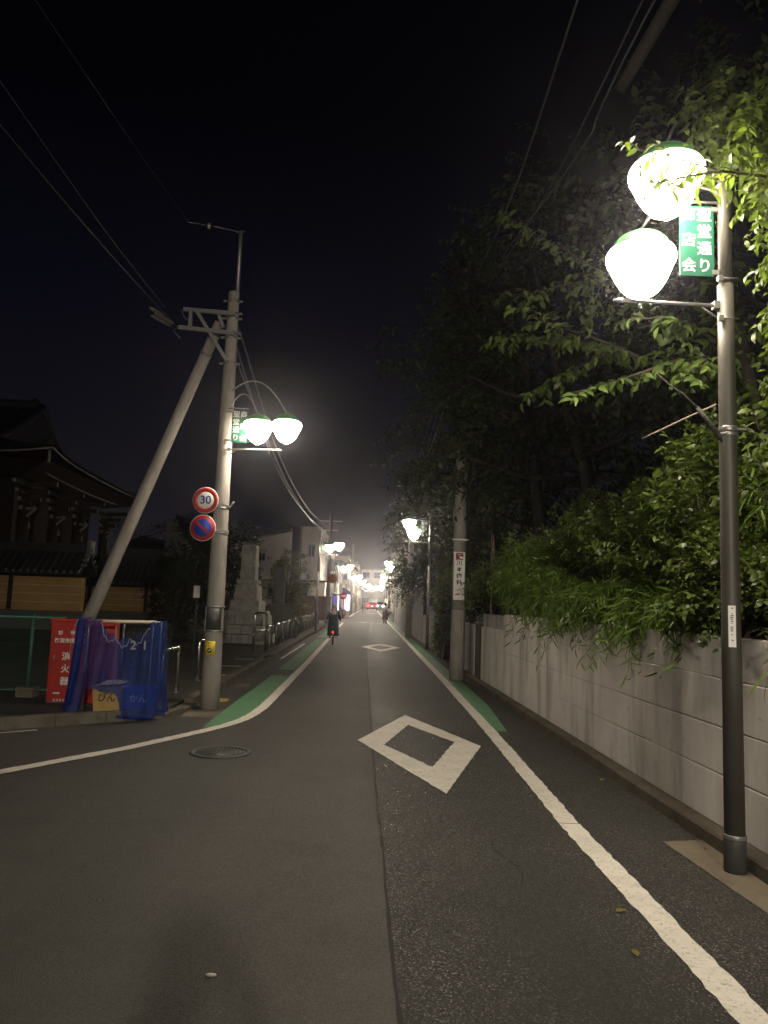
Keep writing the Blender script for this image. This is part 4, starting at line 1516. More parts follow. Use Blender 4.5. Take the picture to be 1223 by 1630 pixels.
def crate(label, loc, rz, m, word, lid):
    t = thing('recycling_crate', label, 'crate', loc, rz, group='recycling crates under the blue net')
    mb = MB()
    w, d_, h = 0.37, 0.30, 0.31
    mb.add([(-w / 2, -d_ / 2, h), (w / 2, -d_ / 2, h), (w / 2, d_ / 2, h), (-w / 2, d_ / 2, h),
            (-w / 2 + .02, -d_ / 2 + .02, 0), (w / 2 - .02, -d_ / 2 + .02, 0), (w / 2 - .02, d_ / 2 - .02, 0), (-w / 2 + .02, d_ / 2 - .02, 0),
            (-w / 2 + .015, -d_ / 2 + .015, h), (w / 2 - .015, -d_ / 2 + .015, h), (w / 2 - .015, d_ / 2 - .015, h), (-w / 2 + .015, d_ / 2 - .015, h),
            (-w / 2 + .035, -d_ / 2 + .035, .02), (w / 2 - .035, -d_ / 2 + .035, .02), (w / 2 - .035, d_ / 2 - .035, .02), (-w / 2 + .035, d_ / 2 - .035, .02)],
           [(0, 4, 5, 1), (1, 5, 6, 2), (2, 6, 7, 3), (3, 7, 4, 0), (4, 7, 6, 5), (0, 1, 9, 8), (1, 2, 10, 9), (2, 3, 11, 10), (3, 0, 8, 11),
            (8, 9, 13, 12), (9, 10, 14, 13), (10, 11, 15, 14), (11, 8, 12, 15), (12, 13, 14, 15)])
    b_ = mb.build('body', m, t)
    mb = MB()
    mb.box((0, -d_ / 2 - 0.003, h - 0.02), (w + 0.02, 0.012, 0.035))
    mb.box((0, d_ / 2 + 0.003, h - 0.02), (w + 0.02, 0.012, 0.035))
    mb.box((-w / 2 - 0.003, 0, h - 0.02), (0.012, d_, 0.035))
    mb.box((w / 2 + 0.003, 0, h - 0.02), (0.012, d_, 0.035))
    mb.build('rim', m, t)
    text(word, 0.115, m_ink if m is m_ycrate else m_wsign, 'lettering', b_, (0.0, -d_ / 2 + 0.001 , 0.165), rx=86, bold=0.002)
    if lid:
        mb = MB()
        mb.add([(-0.16, -0.13, .315), (0.19, -0.12, .345), (0.2, 0.12, .36), (-0.15, 0.13, .33), (-0.05, -0.02, .375), (0.1, 0.02, .385)], [(0, 1, 5, 4), (1, 2, 5), (2, 3, 4, 5), (3, 0, 4)])
        mb.build('cardboard_flap', m_beige, t)
    return t


crate('yellow recycling crate marked in black at the foot of the blue net', (-3.38, 10.20, 0.09), R(2), m_ycrate, 'びん', True)
crate('blue recycling crate standing beside the yellow one under the net', (-2.99, 10.22, 0.09), R(4), m_bcrate, 'かん', False)


def hoop(parent_name, label, loc, w, h, rz, group):
    t = thing(parent_name, label, 'hoop barrier', loc, rz, group)
    pts_ = [(0, -w / 2, 0)]
    rr = 0.09
    for k in range(7):
        a_ = PI * k / 12
        pts_.append((0, -w / 2 + rr - rr * math.cos(a_), h - rr + rr * math.sin(a_)))
    for k in range(7):
        a_ = PI / 2 + PI * k / 12
        pts_.append((0, w / 2 - rr - rr * math.cos(a_), h - rr + rr * math.sin(a_)))
    pts_.append((0, w / 2, 0))
    MB().tube(pts_, 0.03, 12).build('pipe', m_stain, t)
    mb_ = MB()
    for y_ in (-w / 2, w / 2):
        mb_.lathe([(0.05, 0), (0.05, 0.012), (0.032, 0.016)], (0, y_, 0), 12)
    mb_.build('base_flange', m_steel, t)
    return t


gname = 'steel hoop barriers along the left kerb'
hp = hoop('hoop_barrier', 'steel hoop barrier on the corner between the blue net and the utility pole', (-3.03, 11.75, 0.085), 0.86, 0.70, 0.0, gname)
copy_tree(hp, (-3.12, 14.45, 0.085), 'steel hoop barrier half hidden behind the left utility pole')
th = hoop('hoop_barrier', 'taller narrow steel hoop before the stone monument', (-3.02, 20.75, 0.085), 0.45, 1.1, R(-35), gname)
hoop('hoop_barrier', 'low steel hoop overlapping the taller one before the monument', (-3.08, 21.2, 0.085), 0.7, 0.62, R(-25), gname)
posn = [(22.6, 'first of the row of hoops, just right of the tall hoop'), (24.6, 'second hoop of the row past the tall hoop'), (26.4, 'third hoop of the row past the tall hoop'), (28.2, 'fourth hoop of the row past the tall hoop'), (30.2, 'fifth hoop of the row past the tall hoop'), (32.4, 'sixth hoop of the row past the tall hoop'), (34.2, 'third hoop before the lamp post by the pale house'), (36.2, 'hoop next to the foot of the lamp post by the pale house'), (38.6, 'first hoop beyond the lamp post by the pale house'), (41.0, 'second hoop beyond the lamp post by the pale house'), (45.0, 'last hoop of the row, behind the cyclist')]
for y, lab in posn:
    copy_tree(hp, (-3.0 - 0.011 * (y - 22), y, 0.085), lab)

# ------------------------------------------------------------------ chain link fence at the far left
cf = thing('chain_link_fence', 'green chain link fence with tubular posts left of the red box', 'fence', (-6.5, 11.2, 0))
fx0, fx1, fy = -12.4, -4.45, 11.2


def fyx(x):
    return 11.2 + (x + 4.85) * 0.12


MB().tube([(fx0, fyx(fx0), 1.2), (fx1, fyx(fx1), 1.2)], 0.019, 8).build('top_rail', m_gpost, cf, world=True)
MB().tube([(fx0, fyx(fx0), 0.18), (fx1, fyx(fx1), 0.18)], 0.012, 6).build('bottom_rail', m_gpost, cf, world=True)
for x in (-4.9, -6.7, -8.5, -10.3, -12.1):
    MB().tube([(x, fyx(x) + 0.03, 0.1), (x, fyx(x) + 0.03, 1.24)], 0.026, 10).build('post', m_gpost, cf, world=True)
    MB().prism([(x - 0.12, fyx(x) - 0.09), (x + 0.12, fyx(x) - 0.09), (x + 0.12, fyx(x) + 0.15), (x - 0.12, fyx(x) + 0.15)], 0.06, 0.22).build('footing', m_kerb, cf, world=True, bevel=0.01)
mb = MB()
n = int((fx1 - fx0) / 0.055)
for k in range(-18, n):
    for sgn in (1, -1):
        xa = fx0 + k * 0.055
        xb = xa + 1.0
        za, zb = (0.19, 1.19) if sgn > 0 else (1.19, 0.19)
        if xa < fx0:
            f = (fx0 - xa)
            za = za + sgn * f
            xa = fx0
        if xb > fx1:
            f = xb - fx1
            zb = zb - sgn * f
            xb = fx1
        if xb - xa > 0.02:
            mb.tube([(xa, fyx(xa) + 0.004 * sgn, za), (xb, fyx(xb) + 0.004 * sgn, zb)], 0.0022, 3, caps=False)
o = mb.build('wire_mesh', m_gwire, cf, world=True)
o['kind'] = 'stuff'
sp = thing('signpost', 'small white notice plate on a thin post left of the utility pole', 'sign', (-4.48, 19.5, 0.08))
MB().tube([(0, 0, 0), (0, 0, 1.75)], 0.018, 8).build('post', m_dsteel, sp)
MB().box((0, -0.022, 1.6), (0.16, 0.006, 0.30)).build('plate', m_wsign, sp)

# ------------------------------------------------------------------ stone monument on the left
mo = thing('stone_monument', 'tall grey stone pillar on a stepped masonry base by the hoops', 'monument', (-4.22, 25.8, 0.085))
rz_ = R(-4)


def tier(z0, z1, w0, w1, name, m=m_stone, parent=mo, d=None):
    mb = MB()
    d0 = w0 if d is None else d
    d1 = w1 if d is None else d
    vs = [(sx_ * w / 2, sy_ * dd / 2, z) for z, w, dd in ((z0, w0, d0), (z1, w1, d1)) for sx_, sy_ in ((-1, -1), (1, -1), (1, 1), (-1, 1))]
    mb.add(vs, [(0, 3, 2, 1), (4, 5, 6, 7), (0, 1, 5, 4), (1, 2, 6, 5), (2, 3, 7, 6), (3, 0, 4, 7)])
    return mb.build(name, m, parent, bevel=0.012)


mo.rotation_euler[2] = rz_
rg = random.Random(9)
for k in range(3):
    w0, w1 = 1.66 - 0.13 * k, 1.66 - 0.13 * k - 0.08
    z0 = 0.30 * k
    n = 4
    # four faces of separate stones round a core
    for side in range(4):
        a_ = side * PI / 2
        cuts = [-0.5 + (j + (0.5 if k % 2 else 0.0)) / 3 for j in range(4 if not k % 2 else 4)]
        cuts = sorted(set([-0.5] + [c for c in cuts if -0.45 < c < 0.45] + [0.5]))
        for c0, c1 in zip(cuts[:-1], cuts[1:]):
            mb = MB()
            w_ = (c1 - c0) * w0 - 0.012
            cx_ = (c0 + c1) / 2 * w0
            inset = rg.uniform(-0.012, 0.008)
            m3 = Matrix.Rotation(a_, 3, 'Z')
            q = m3 @ Vector((cx_, -w0 / 2 + 0.13 - inset - 0.0, 0))
            mb.box((q.x, q.y, z0 + 0.147), (w_, 0.24, 0.288), mat3=m3 @ Matrix.Rotation(R(-6), 3, 'X'))
            mb.build('stone', m_stone, mo, bevel=0.015)
    tier(z0, z0 + 0.295, w0 - 0.3, w1 - 0.3, 'core')
tier(0.90, 1.06, 1.32, 1.22, 'step')
tier(1.06, 1.40, 0.98, 0.96, 'block')
tier(1.40, 1.84, 0.76, 0.73, 'block')
mb = MB()
mb.prism([(-0.36, -0.36), (0.36, -0.36), (0.36, 0.36), (-0.36, 0.36)], 1.84, 1.90)
mb.prism([(-0.30, -0.30), (0.30, -0.30), (0.30, 0.30), (-0.30, 0.30)], 1.90, 1.96)
mb.prism([(-0.34, -0.34), (0.34, -0.34), (0.34, 0.34), (-0.34, 0.34)], 1.96, 2.07)
mb.build('moulding', m_stone, mo, bevel=0.02)
mb = MB()
vs = [(sx_ * w / 2, sy_ * w / 2, z) for z, w in ((2.07, 0.50), (3.22, 0.46), (3.34, 0.0)) for sx_, sy_ in ((-1, -1), (1, -1), (1, 1), (-1, 1))]
mb.add(vs, [(0, 3, 2, 1), (0, 1, 5, 4), (1, 2, 6, 5), (2, 3, 7, 6), (3, 0, 4, 7), (4, 5, 9, 8), (5, 6, 10, 9), (6, 7, 11, 10), (7, 4, 8, 11)])
mb.build('pillar', m_stone, mo, bevel=0.01)
ds = thing('memorial_slab', 'dark upright memorial slab on a boulder right of the pillar monument', 'monument', (-3.72, 30.0, 0.085))
mb = MB()
mb.loft([(0, 0, 0, 0.75, 0.5), (0.02, 0, 0.5, 0.72, 0.46), (0.0, 0, 1.05, 0.62, 0.36), (0.02, 0, 1.28, 0.45, 0.25)], 9)
mb.build('boulder', m_dstone, ds, bevel=0.03)
MB().box((0, 0, 1.95), (0.42, 0.2, 1.5)).build('slab', m_dstone, ds, bevel=0.03)
for (x, y, w_, h_) in ((-3.95, 32.5, 0.5, 0.9), (-3.35, 31.5, 0.4, 0.75), (-3.6, 34.0, 0.5, 1.0)):
    pass

# ------------------------------------------------------------------ temple wall and hall
def temple_wall(label, x0, x1, y, zb, zt, ridge, post_x, orn):
    t = thing('temple_wall', label, 'wall', ((x0 + x1) / 2, y, 0))
    MB().box(((x0 + x1) / 2, y, zb / 2 - 0.05), (x1 - x0, 0.5, zb + 0.1)).build('plinth', m_plinth, t, world=True)
    xs = [x0] + list(post_x) + [x1]
    for a_, b_ in zip(xs[:-1], xs[1:]):
        MB().box(((a_ + b_) / 2, y, (zb + zt) / 2), (b_ - a_ - 0.16, 0.36, zt - zb)).build('panel', m_tan, t, world=True)
        for k in range(1, 4):
            z = zb + (zt - zb) * k / 4
            MB().box(((a_ + b_) / 2, y, z), (b_ - a_ - 0.16, 0.376, 0.028)).build('plaster_line', m_line, t, world=True)
    for px_ in post_x:
        MB().box((px_, y, (zb + zt) / 2), (0.17, 0.44, zt - zb)).build('post', m_timber, t, world=True)
        MB().box((px_, y - 0.26, zt + 0.13), (0.12, 0.1, 0.14)).build('rafter_end', m_plast, t, world=True)
    MB().box(((x0 + x1) / 2, y, zt + 0.03), (x1 - x0, 0.55, 0.06)).build('beam', m_timber, t, world=True)
    ev = zt + 0.16
    mb = MB()
    for s_ in (-1, 1):
        mb.add([(x0 - 0.1, y + s_ * 0.85, ev), (x1 + 0.1, y + s_ * 0.85, ev), (x1 + 0.1, y, ridge - 0.15), (x0 - 0.1, y, ridge - 0.15),
                (x0 - 0.1, y + s_ * 0.85, ev - 0.09), (x1 + 0.1, y + s_ * 0.85, ev - 0.09), (x1 + 0.1, y, ridge - 0.3), (x0 - 0.1, y, ridge - 0.3)],
               [(0, 1, 2, 3), (4, 5, 6, 7), (0, 1, 5, 4), (1, 2, 6, 5), (0, 3, 7, 4)])
    mb.build('roof', m_tile, t, world=True)
    mb = MB()
    me_ = MB()
    n_ = int((x1 - x0) / 0.27)
    for k in range(n_ + 1):
        x = x0 + (x1 - x0) * k / n_
        mb.tube([(x, y - 0.87, ev + 0.04), (x, y, ridge - 0.12)], 0.065, 5, caps=False)
        me_.lathe([(0.0005, 0), (0.068, 0), (0.068, 0.02), (0.0005, 0.02)], (x, y - 0.87, ev + 0.045), 8, m3=Matrix.Rotation(PI / 2, 3, 'X'))
    o_ = mb.build('round_tile', m_tile, t, world=True)
    o_['kind'] = 'stuff'
    o_ = me_.build('tile_end', m_tend, t, world=True)
    o_['kind'] = 'stuff'
    MB().bar((x0 - 0.1, y, ridge), (x1 + 0.1, y, ridge), 0.3, 0.32).build('ridge', m_tile, t, world=True)
    if orn:
        mb = MB()
        X_ = Matrix.Rotation(PI / 2, 3, 'Y')
        for f in (0.25, 0.45, 0.65, 0.85):
            for s_ in (-1, 1):
                mb.lathe([(0.0005, 0), (0.07, 0), (0.07, 0.03), (0.0005, 0.03)], (x1 + 0.1, y + s_ * 0.85 * (1 - f), ev + (ridge - ev) * f + 0.05), 10, m3=X_)
                mb.lathe([(0.0005, 0), (0.07, 0), (0.07, 0.03), (0.0005, 0.03)], (x1 + 0.03 + 0.13 * (s_ > 0), y - 0.85 * (1 - f), ev + (ridge - ev) * f + 0.06), 10, m3=Matrix.Rotation(PI / 2, 3, 'X'))
        mb.lathe([(0.0005, 0), (0.16, 0), (0.13, 0.06), (0.0005, 0.07)], (x1 + 0.1, y - 0.05, ridge + 0.1), 12, m3=X_)
        mb.box((x1 + 0.1, y, ridge + 0.05), (0.12, 0.5, 0.5))
        mb.build('gable_ornament', m_tend, t, world=True)
    return t


temple_wall('ochre plastered temple wall with white lines behind the red box', -34.0, -11.2, 30.0, 0.82, 2.10, 3.25, (-31.0, -27.6, -24.2, -20.8, -17.4, -14.0), True)
temple_wall('farther ochre wall with dark tiled roof behind the slanting pole', -14.2, -8.9, 38.0, 0.70, 1.86, 3.2, (-13.9, -11.15), False)
sheet([(-60, 22), (-5.2, 22.5), (-5.0, 60), (-60, 60)], 0.089, 'temple_ground', m_soil)

th_ = thing('temple_hall', 'large dark temple hall with sweeping tiled roof and white tipped eaves', 'temple', (-26, 45.5, 0))
X0, YS, YN, RZ = -15.55, 36.0, 54.6, 8.0


def prof_z(t):
    return RZ + 4.3 * (0.45 * t + 0.55 * t * t)


def upturn(x, y):
    d1 = math.hypot(x - X0, y - YS)
    d2 = math.hypot(x - X0, y - YN)
    return 0.42 * (math.exp(-d1 / 2.2) + math.exp(-d2 / 2.2))


def grid(fn, nu, nv):
    vs = [fn(i / nu, j / nv) for i in range(nu + 1) for j in range(nv + 1)]
    fs = [(i * (nv + 1) + j, (i + 1) * (nv + 1) + j, (i + 1) * (nv + 1) + j + 1, i * (nv + 1) + j + 1) for i in range(nu) for j in range(nv)]
    return vs, fs


def south(u, v, sgn=1):
    t = v
    xe = X0 - 4.2 * min(1, t / 0.42)
    x = -42 + (xe + 42) * u
    y = YS + 9.5 * t if sgn > 0 else YN - 9.5 * t
    return (x, y, prof_z(t) + upturn(x, y) * (1 - min(1, t * 3)))


def east(u, v):
    t = v * 0.42
    x = X0 - 4.2 * v
    ya, yb = YS + 9.5 * t, YN - 9.5 * t
    y = ya + (yb - ya) * u
    return (x, y, prof_z(t) + upturn(x, y) * (1 - min(1, t * 3)))


mb = MB()
for fn in (lambda u, v: south(u, v, 1), lambda u, v: south(u, v, -1), east):
    vs, fs = grid(fn, 24, 10)
    mb.add(vs, fs, True)
    vs2 = [(x, y, z - 0.28) for x, y, z in vs]
    mb.add(vs2, fs, True)
zg = prof_z(0.42)
mb.add([(X0 - 4.2, YS + 9.5 * 0.42, zg), (X0 - 4.2, YN - 9.5 * 0.42, zg), (X0 - 4.2, 45.5, prof_z(1))], [(0, 1, 2)])
mb.build('roof', m_tile, th_, world=True)
mb = MB()
for k in range(44):
    u = k / 43
    mb.tube([tuple(Vector(east(u, v)) + Vector((0, 0, 0.04))) for v in (0, 0.25, 0.5, 0.75, 1)], 0.085, 5, caps=False)
for k in range(70):
    u = k / 69
    mb.tube([tuple(Vector(south(u, v)) + Vector((0, 0, 0.04))) for v in (0, 0.2, 0.42, 0.7, 1)], 0.085, 5, caps=False)
o = mb.build('round_tile', m_tile, th_, world=True)
o['kind'] = 'stuff'
mb = MB()
mb.tube([(-42, 45.5, prof_z(1) + 0.25), (-20.4, 45.5, prof_z(1) + 0.2), (-20.0, 45.5, prof_z(1) + 0.45)], 0.32, 8)
mb.tube([(X0 - 4.2, 45.5 - 9.5 * (1 - t) if True else 0, prof_z(t) + 0.15) for t in (0.42, 0.6, 0.8, 1.0)], 0.22, 6)
mb.tube([(X0 - 4.2, 45.5 + 9.5 * (1 - t), prof_z(t) + 0.15) for t in (0.42, 0.6, 0.8, 1.0)], 0.22, 6)
for fy_ in (0.0, 1.0):
    mb.tube([tuple(Vector(east(fy_, v)) + Vector((0, 0, 0.15))) for v in (0.0, 0.3, 0.6, 1.0)], 0.16, 6)
mb.build('ridge', m_tile, th_, world=True)
mb = MB()
mb.tube([tuple(Vector(east(k / 30, 0)) + Vector((0.05, 0, -0.12))) for k in range(31)], 0.055, 6)
mb.tube([tuple(Vector(south(k / 30, 0)) + Vector((0, -0.05, -0.12))) for k in range(31)], 0.055, 6)
mb.build('eave_edge', m_plast, th_, world=True)
mb = MB()
mb.tube([(X0 - 1.2, YS + 1.2 + 16.6 * k / 20, 7.35 + 0.8 * upturn(X0, YS + 19 * k / 20)) for k in range(21)], 0.05, 5)
mb.tube([(X0 - 1.2 - 24 * k / 20, YS + 1.2, 7.35 + 0.8 * upturn(X0 - 24 * k / 20, YS)) for k in range(21)], 0.05, 5)
mb.box((X0 - 0.15, YS + 0.2, 7.9), (0.1, 0.1, 0.6))
mb.box((X0 - 0.15, YN - 0.2, 7.9), (0.1, 0.1, 0.6))
mb.build('rafter_board', m_plast, th_, world=True)
mb = MB()
mb.add([(X0 - 0.2, YS + 0.2, 7.75), (X0 - 0.2, YN - 0.2, 7.75), (X0 - 2.2, YN - 2.2, 7.2), (X0 - 2.2, YS + 2.2, 7.2)], [(0, 1, 2, 3)])
mb.add([(-42, YS + 0.2, 7.75), (X0 - 0.2, YS + 0.2, 7.75), (X0 - 2.2, YS + 2.2, 7.2), (-42, YS + 2.2, 7.2)], [(0, 1, 2, 3)])
mb.build('soffit', m_timber, th_, world=True)
MB().box((-31.4, 45.5, 3.8), (26, 12.4, 7.6)).build('wall', m_timber, th_, world=True)
for (x, y) in [(-17.5, 38.4), (-17.5, 42.6), (-17.5, 46.6), (-17.5, 52.0)] + [(-21.5, 38.2), (-26, 38.2), (-30.5, 38.2)]:
    MB().tube([(x, y, 0), (x, y, 6.3)], 0.3, 12).build('pillar', m_timber, th_, world=True)
    mb = MB()
    mw = MB()
    for k, (dx, z) in enumerate(((0.45, 5.6), (0.75, 6.0), (1.1, 6.4), (1.5, 6.8))):
        mb.bar((x - 0.2, y, z), (x + dx, y, z + 0.05), 0.2, 0.24)
        mb.bar((x, y - dx, z), (x, y + dx, z), 0.2, 0.22)
        MB().box((x + dx + 0.02, y, z + 0.05), (0.04, 0.16, 0.19)).build('bracket_end', m_plast, th_, world=True)
        MB().box((x, y - dx - 0.02, z), (0.16, 0.04, 0.18)).build('bracket_end', m_plast, th_, world=True)
    mw.bar((x + 0.3, y - 0.45, 5.15), (x + 0.75, y - 0.45, 5.55), 0.06, 0.1)
    mw.bar((x + 0.25, y - 0.45, 5.55), (x + 0.78, y - 0.45, 5.56), 0.06, 0.1)
    MB().box((x + 0.42, y - 0.3, 4.7), (0.08, 0.1, 0.3)).build('bracket_end', m_plast, th_, world=True)
    mb.build('bracket', m_timber, th_, world=True)
    mw.build('bracket_end', m_plast, th_, world=True)

pv_ = Vector((X0, YS, 0))
rot_ = Matrix.Rotation(R(3.4), 3, 'Z')
th_.location = pv_ + rot_ @ (Vector((-26, 45.5, 0)) - pv_)
th_.rotation_euler[2] = R(3.4)
# ------------------------------------------------------------------ houses and shops
def window(parent, c, w, h, facing, lit=False, world=True):
    """A framed window: facing is the outward unit direction (x, y)."""
    fx, fy = facing
    rz = math.atan2(fy, fx) + PI / 2
    m3 = Matrix.Rotation(rz, 3, 'Z')

    def L(x, y, z):
        return tuple(m3 @ Vector((x, y, z)) + Vector(c))
    mb = MB()
    for (x, z, ww, hh) in ((0, h / 2, w + 0.12, 0.07), (0, -h / 2, w + 0.12, 0.09), (-w / 2, 0, 0.07, h), (w / 2, 0, 0.07, h), (0, 0, 0.05, h)):
        mb.box(L(x, -0.04, z), (ww, 0.09, hh), mat3=m3)
    f = mb.build('window', m_frame, parent, world=world)
    MB().box(L(0, -0.01, 0), (w, 0.03, h), mat3=m3).build('pane', m_litwin if lit else m_glass, f, world=True)
    return f


hs = thing('house', 'pale two storey house with sloping roof line and brown wall below', 'house', (-7.0, 62.0, 0))
mb = MB()
fp = [(-12.5, 2.95), (-6.45, 2.95), (-6.45, 6.62), (-12.5, 5.05)]
mb.add([(x, 58.0, z) for x, z in fp] + [(x, 67.0, z) for x, z in fp], [(0, 1, 2, 3), (4, 7, 6, 5), (0, 4, 5, 1), (1, 5, 6, 2), (2, 6, 7, 3), (3, 7, 4, 0)])
mb.build('upper_wall', m_house, hs, world=True)
mb = MB()
fp = [(-12.8, 5.05), (-6.45, 6.70), (-6.45, 6.88), (-12.8, 5.23)]
mb.add([(x, 57.6, z) for x, z in fp] + [(x, 67.4, z) for x, z in fp], [(0, 1, 2, 3), (4, 7, 6, 5), (0, 4, 5, 1), (1, 5, 6, 2), (2, 6, 7, 3), (3, 7, 4, 0)])
mb.build('roof', m_roof, hs, world=True)
MB().box((-6.05, 62.6, 4.95), (0.78, 8.6, 4.0)).build('recess_wall', m_roof, hs, world=True)
MB().box((-4.93, 62.45, 5.0), (1.46, 9.0, 4.1)).build('tower_wall', m_house, hs, world=True)
MB().box((-4.93, 62.45, 7.09), (1.56, 9.1, 0.1)).build('parapet_cap', m_roof, hs, world=True)
MB().box((-8.1, 62.6, 1.45), (8.6, 9.0, 2.9)).build('lower_wall', m_house2, hs, world=True)
MB().box((-5.6, 57.7, 2.93), (4.2, 0.9, 0.13)).build('eave', m_roof, hs, world=True)
window(hs, (-6.02, 58.25, 4.15), 0.42, 0.5, (0, -1))
for x, z, w_, h_, lit in ((-8.6, 4.6, 0.5, 0.6, False), (-10.6, 4.0, 1.4, 0.9, False), (-4.9, 5.2, 0.5, 0.9, False), (-7.6, 2.15, 0.8, 0.9, False), (-5.5, 2.2, 0.9, 1.1, False)):
    window(hs, (x, 57.95, z), w_, h_, (0, -1), lit)
MB().bar((-5.75, 57.96, 2.95), (-5.75, 57.96, 7.0), 0.05, 0.05).build('drain_pipe', m_frame, hs, world=True)
bw = thing('garden_wall', 'brown tiled garden wall before the pale house', 'wall', (-5.2, 57.0, 0))
for k in range(6):
    MB().box((-7.2 + k * 0.72, 56.9, 0.92), (0.71, 0.2, 1.68)).build('panel', m_brick, bw, world=True)
MB().box((-5.4, 56.9, 1.79), (4.4, 0.28, 0.07)).build('coping', m_roof, bw, world=True)


def building(label, y0, y1, xf, depth, h, side, m, roof='flat', lit=(), cols=None, floors=2, name='house', cat='house'):
    """side -1: left of the street (faces +x)."""
    xc = xf + side * depth / 2
    t = thing(name, label, cat, (xc, (y0 + y1) / 2, 0))
    MB().box((xc, (y0 + y1) / 2, h / 2), (depth, y1 - y0, h)).build('wall', m, t, world=True)
    if roof == 'flat':
        MB().box((xc, (y0 + y1) / 2, h + 0.12), (depth + 0.12, y1 - y0 + 0.12, 0.24)).build('parapet', m_house4, t, world=True)
    else:
        mb_ = MB()
        ym = (y0 + y1) / 2
        e_ = 0.4
        xa, xb = xf - side * e_, xf + side * (depth + e_)
        xm = xc
        mb_.add([(xa, y0 - e_, h), (xb, y0 - e_, h), (xm, y0 - e_, h + depth * 0.28), (xa, y1 + e_, h), (xb, y1 + e_, h), (xm, y1 + e_, h + depth * 0.28)],
                [(0, 1, 2), (3, 5, 4), (0, 2, 5, 3), (1, 4, 5, 2), (0, 3, 4, 1)])
        mb_.build('roof', m_roof, t, world=True)
    n = cols or max(2, int((y1 - y0) / 3))
    k = 0
    for fl in range(floors):
        z = (fl + 0.55) * h / floors
        for i in range(n):
            y = y0 + (y1 - y0) * (i + 0.5) / n
            window(t, (xf - side * 0.03, y, z), 1.3, 1.1, (-side, 0), k in lit)
            k += 1
    for fl in range(floors):
        window(t, (xf + side * 1.3, y0 - 0.03, (fl + 0.55) * h / floors), 0.9, 1.0, (0, -1), False)
    return t


building('beige house front past the pole with the orange disc', 70, 78, -4.2, 8, 6.2, -1, m_house2, 'gable', (1,))
building('low cream house between the beige front and the awning shop', 80, 90, -4.1, 8, 5.2, -1, m_house3, 'gable', (3,))
sh = building('shop building with blue awning and bright bluish window on the left', 92, 103, -3.9, 8, 6.0, -1, m_house2, 'flat', (), 3, 2, 'shop', 'shop')
mb = MB()
mb.add([(-3.9, 92.2, 3.1), (-2.75, 92.2, 2.45), (-2.75, 102.5, 2.45), (-3.9, 102.5, 3.1), (-2.75, 92.2, 2.25), (-2.75, 102.5, 2.25), (-3.9, 92.2, 2.3)], [(0, 1, 2, 3), (1, 4, 5, 2), (0, 6, 4, 1)])
mb.build('awning', m_awning, sh, world=True)
MB().box((-3.84, 96, 1.25), (0.06, 6, 1.9)).build('shop_window', m_shoplit, sh, world=True)
MB().box((-3.25, 91.9, 1.3), (0.9, 0.06, 1.8)).build('shop_window', m_shoplit, sh, world=True)
building('tall beige apartment front past the awning shop', 105, 118, -3.8, 9, 7.6, -1, m_house3, 'flat', (2, 5), 4, 3)
building('cream house front on the left just before the car', 120, 136, -3.4, 9, 6.6, -1, m_house2, 'gable', (1, 4))
building('last pale building on the left beyond the red car', 140, 165, -3.0, 10, 8.2, -1, m_house3, 'flat', (0, 3, 9), 6, 3)
building('grey house front on the right after the dark trees', 68, 80, 3.4, 8, 6.4, 1, m_house4, 'gable', (2,))
building('tall beige building on the right behind the lamp globes', 83, 97, 3.0, 9, 8.6, 1, m_house3, 'flat', (), 4, 3)
building('cream building on the right between two lamps', 99, 116, 2.7, 9, 6.8, 1, m_house2, 'flat', (3,), 5, 2)
building('pale building at the right end of the street', 119, 150, 2.5, 9, 9.2, 1, m_house3, 'flat', (1, 8), 8, 3)
eb = thing('apartment_building', 'wide beige apartment block closing the far end of the street', 'building', (-1.0, 190, 0))
MB().box((-1.0, 190, 4.5), (22, 12, 9)).build('wall', m_house3, eb, world=True)
MB().box((-1.0, 190, 9.15), (22.4, 12.4, 0.3)).build('parapet', m_house4, eb, world=True)
for fl in range(3):
    for i in range(8):
        window(eb, (-10.4 + 2.7 * i, 183.95, 1.7 + 3.0 * fl), 1.6, 1.3, (0, -1), (fl * 8 + i) in (5, 12))
gh = building('small grey house with low roof seen over the temple wall', 70, 78, -18.9, 4.4, 5.6, -1, m_house4, 'gable', (), 2, 1)
g2 = thing('house', 'grey gabled house end between the slanting pole and the 30 sign', 'house', (-17.2, 72, 0))
mb = MB()
fp = [(-18.7, 0), (-15.6, 0), (-15.6, 4.6), (-17.8, 8.4), (-18.7, 7.9)]
mb.add([(x, 68, z) for x, z in fp] + [(x, 78, z) for x, z in fp], [(0, 1, 2, 3, 4), (9, 8, 7, 6, 5)] + [(i, 5 + i, 5 + (i + 1) % 5, (i + 1) % 5) for i in range(5)])
mb.build('wall', m_house, g2, world=True)
mb = MB()
mb.add([(-15.3, 67.7, 4.3), (-17.8, 67.7, 8.62), (-17.8, 78.3, 8.62), (-15.3, 78.3, 4.3), (-15.3, 67.7, 4.1), (-17.8, 67.7, 8.42), (-17.8, 78.3, 8.42), (-15.3, 78.3, 4.1)], [(0, 1, 2, 3), (4, 5, 6, 7), (0, 1, 5, 4), (0, 3, 7, 4)])
mb.build('roof', m_roof, g2, world=True)

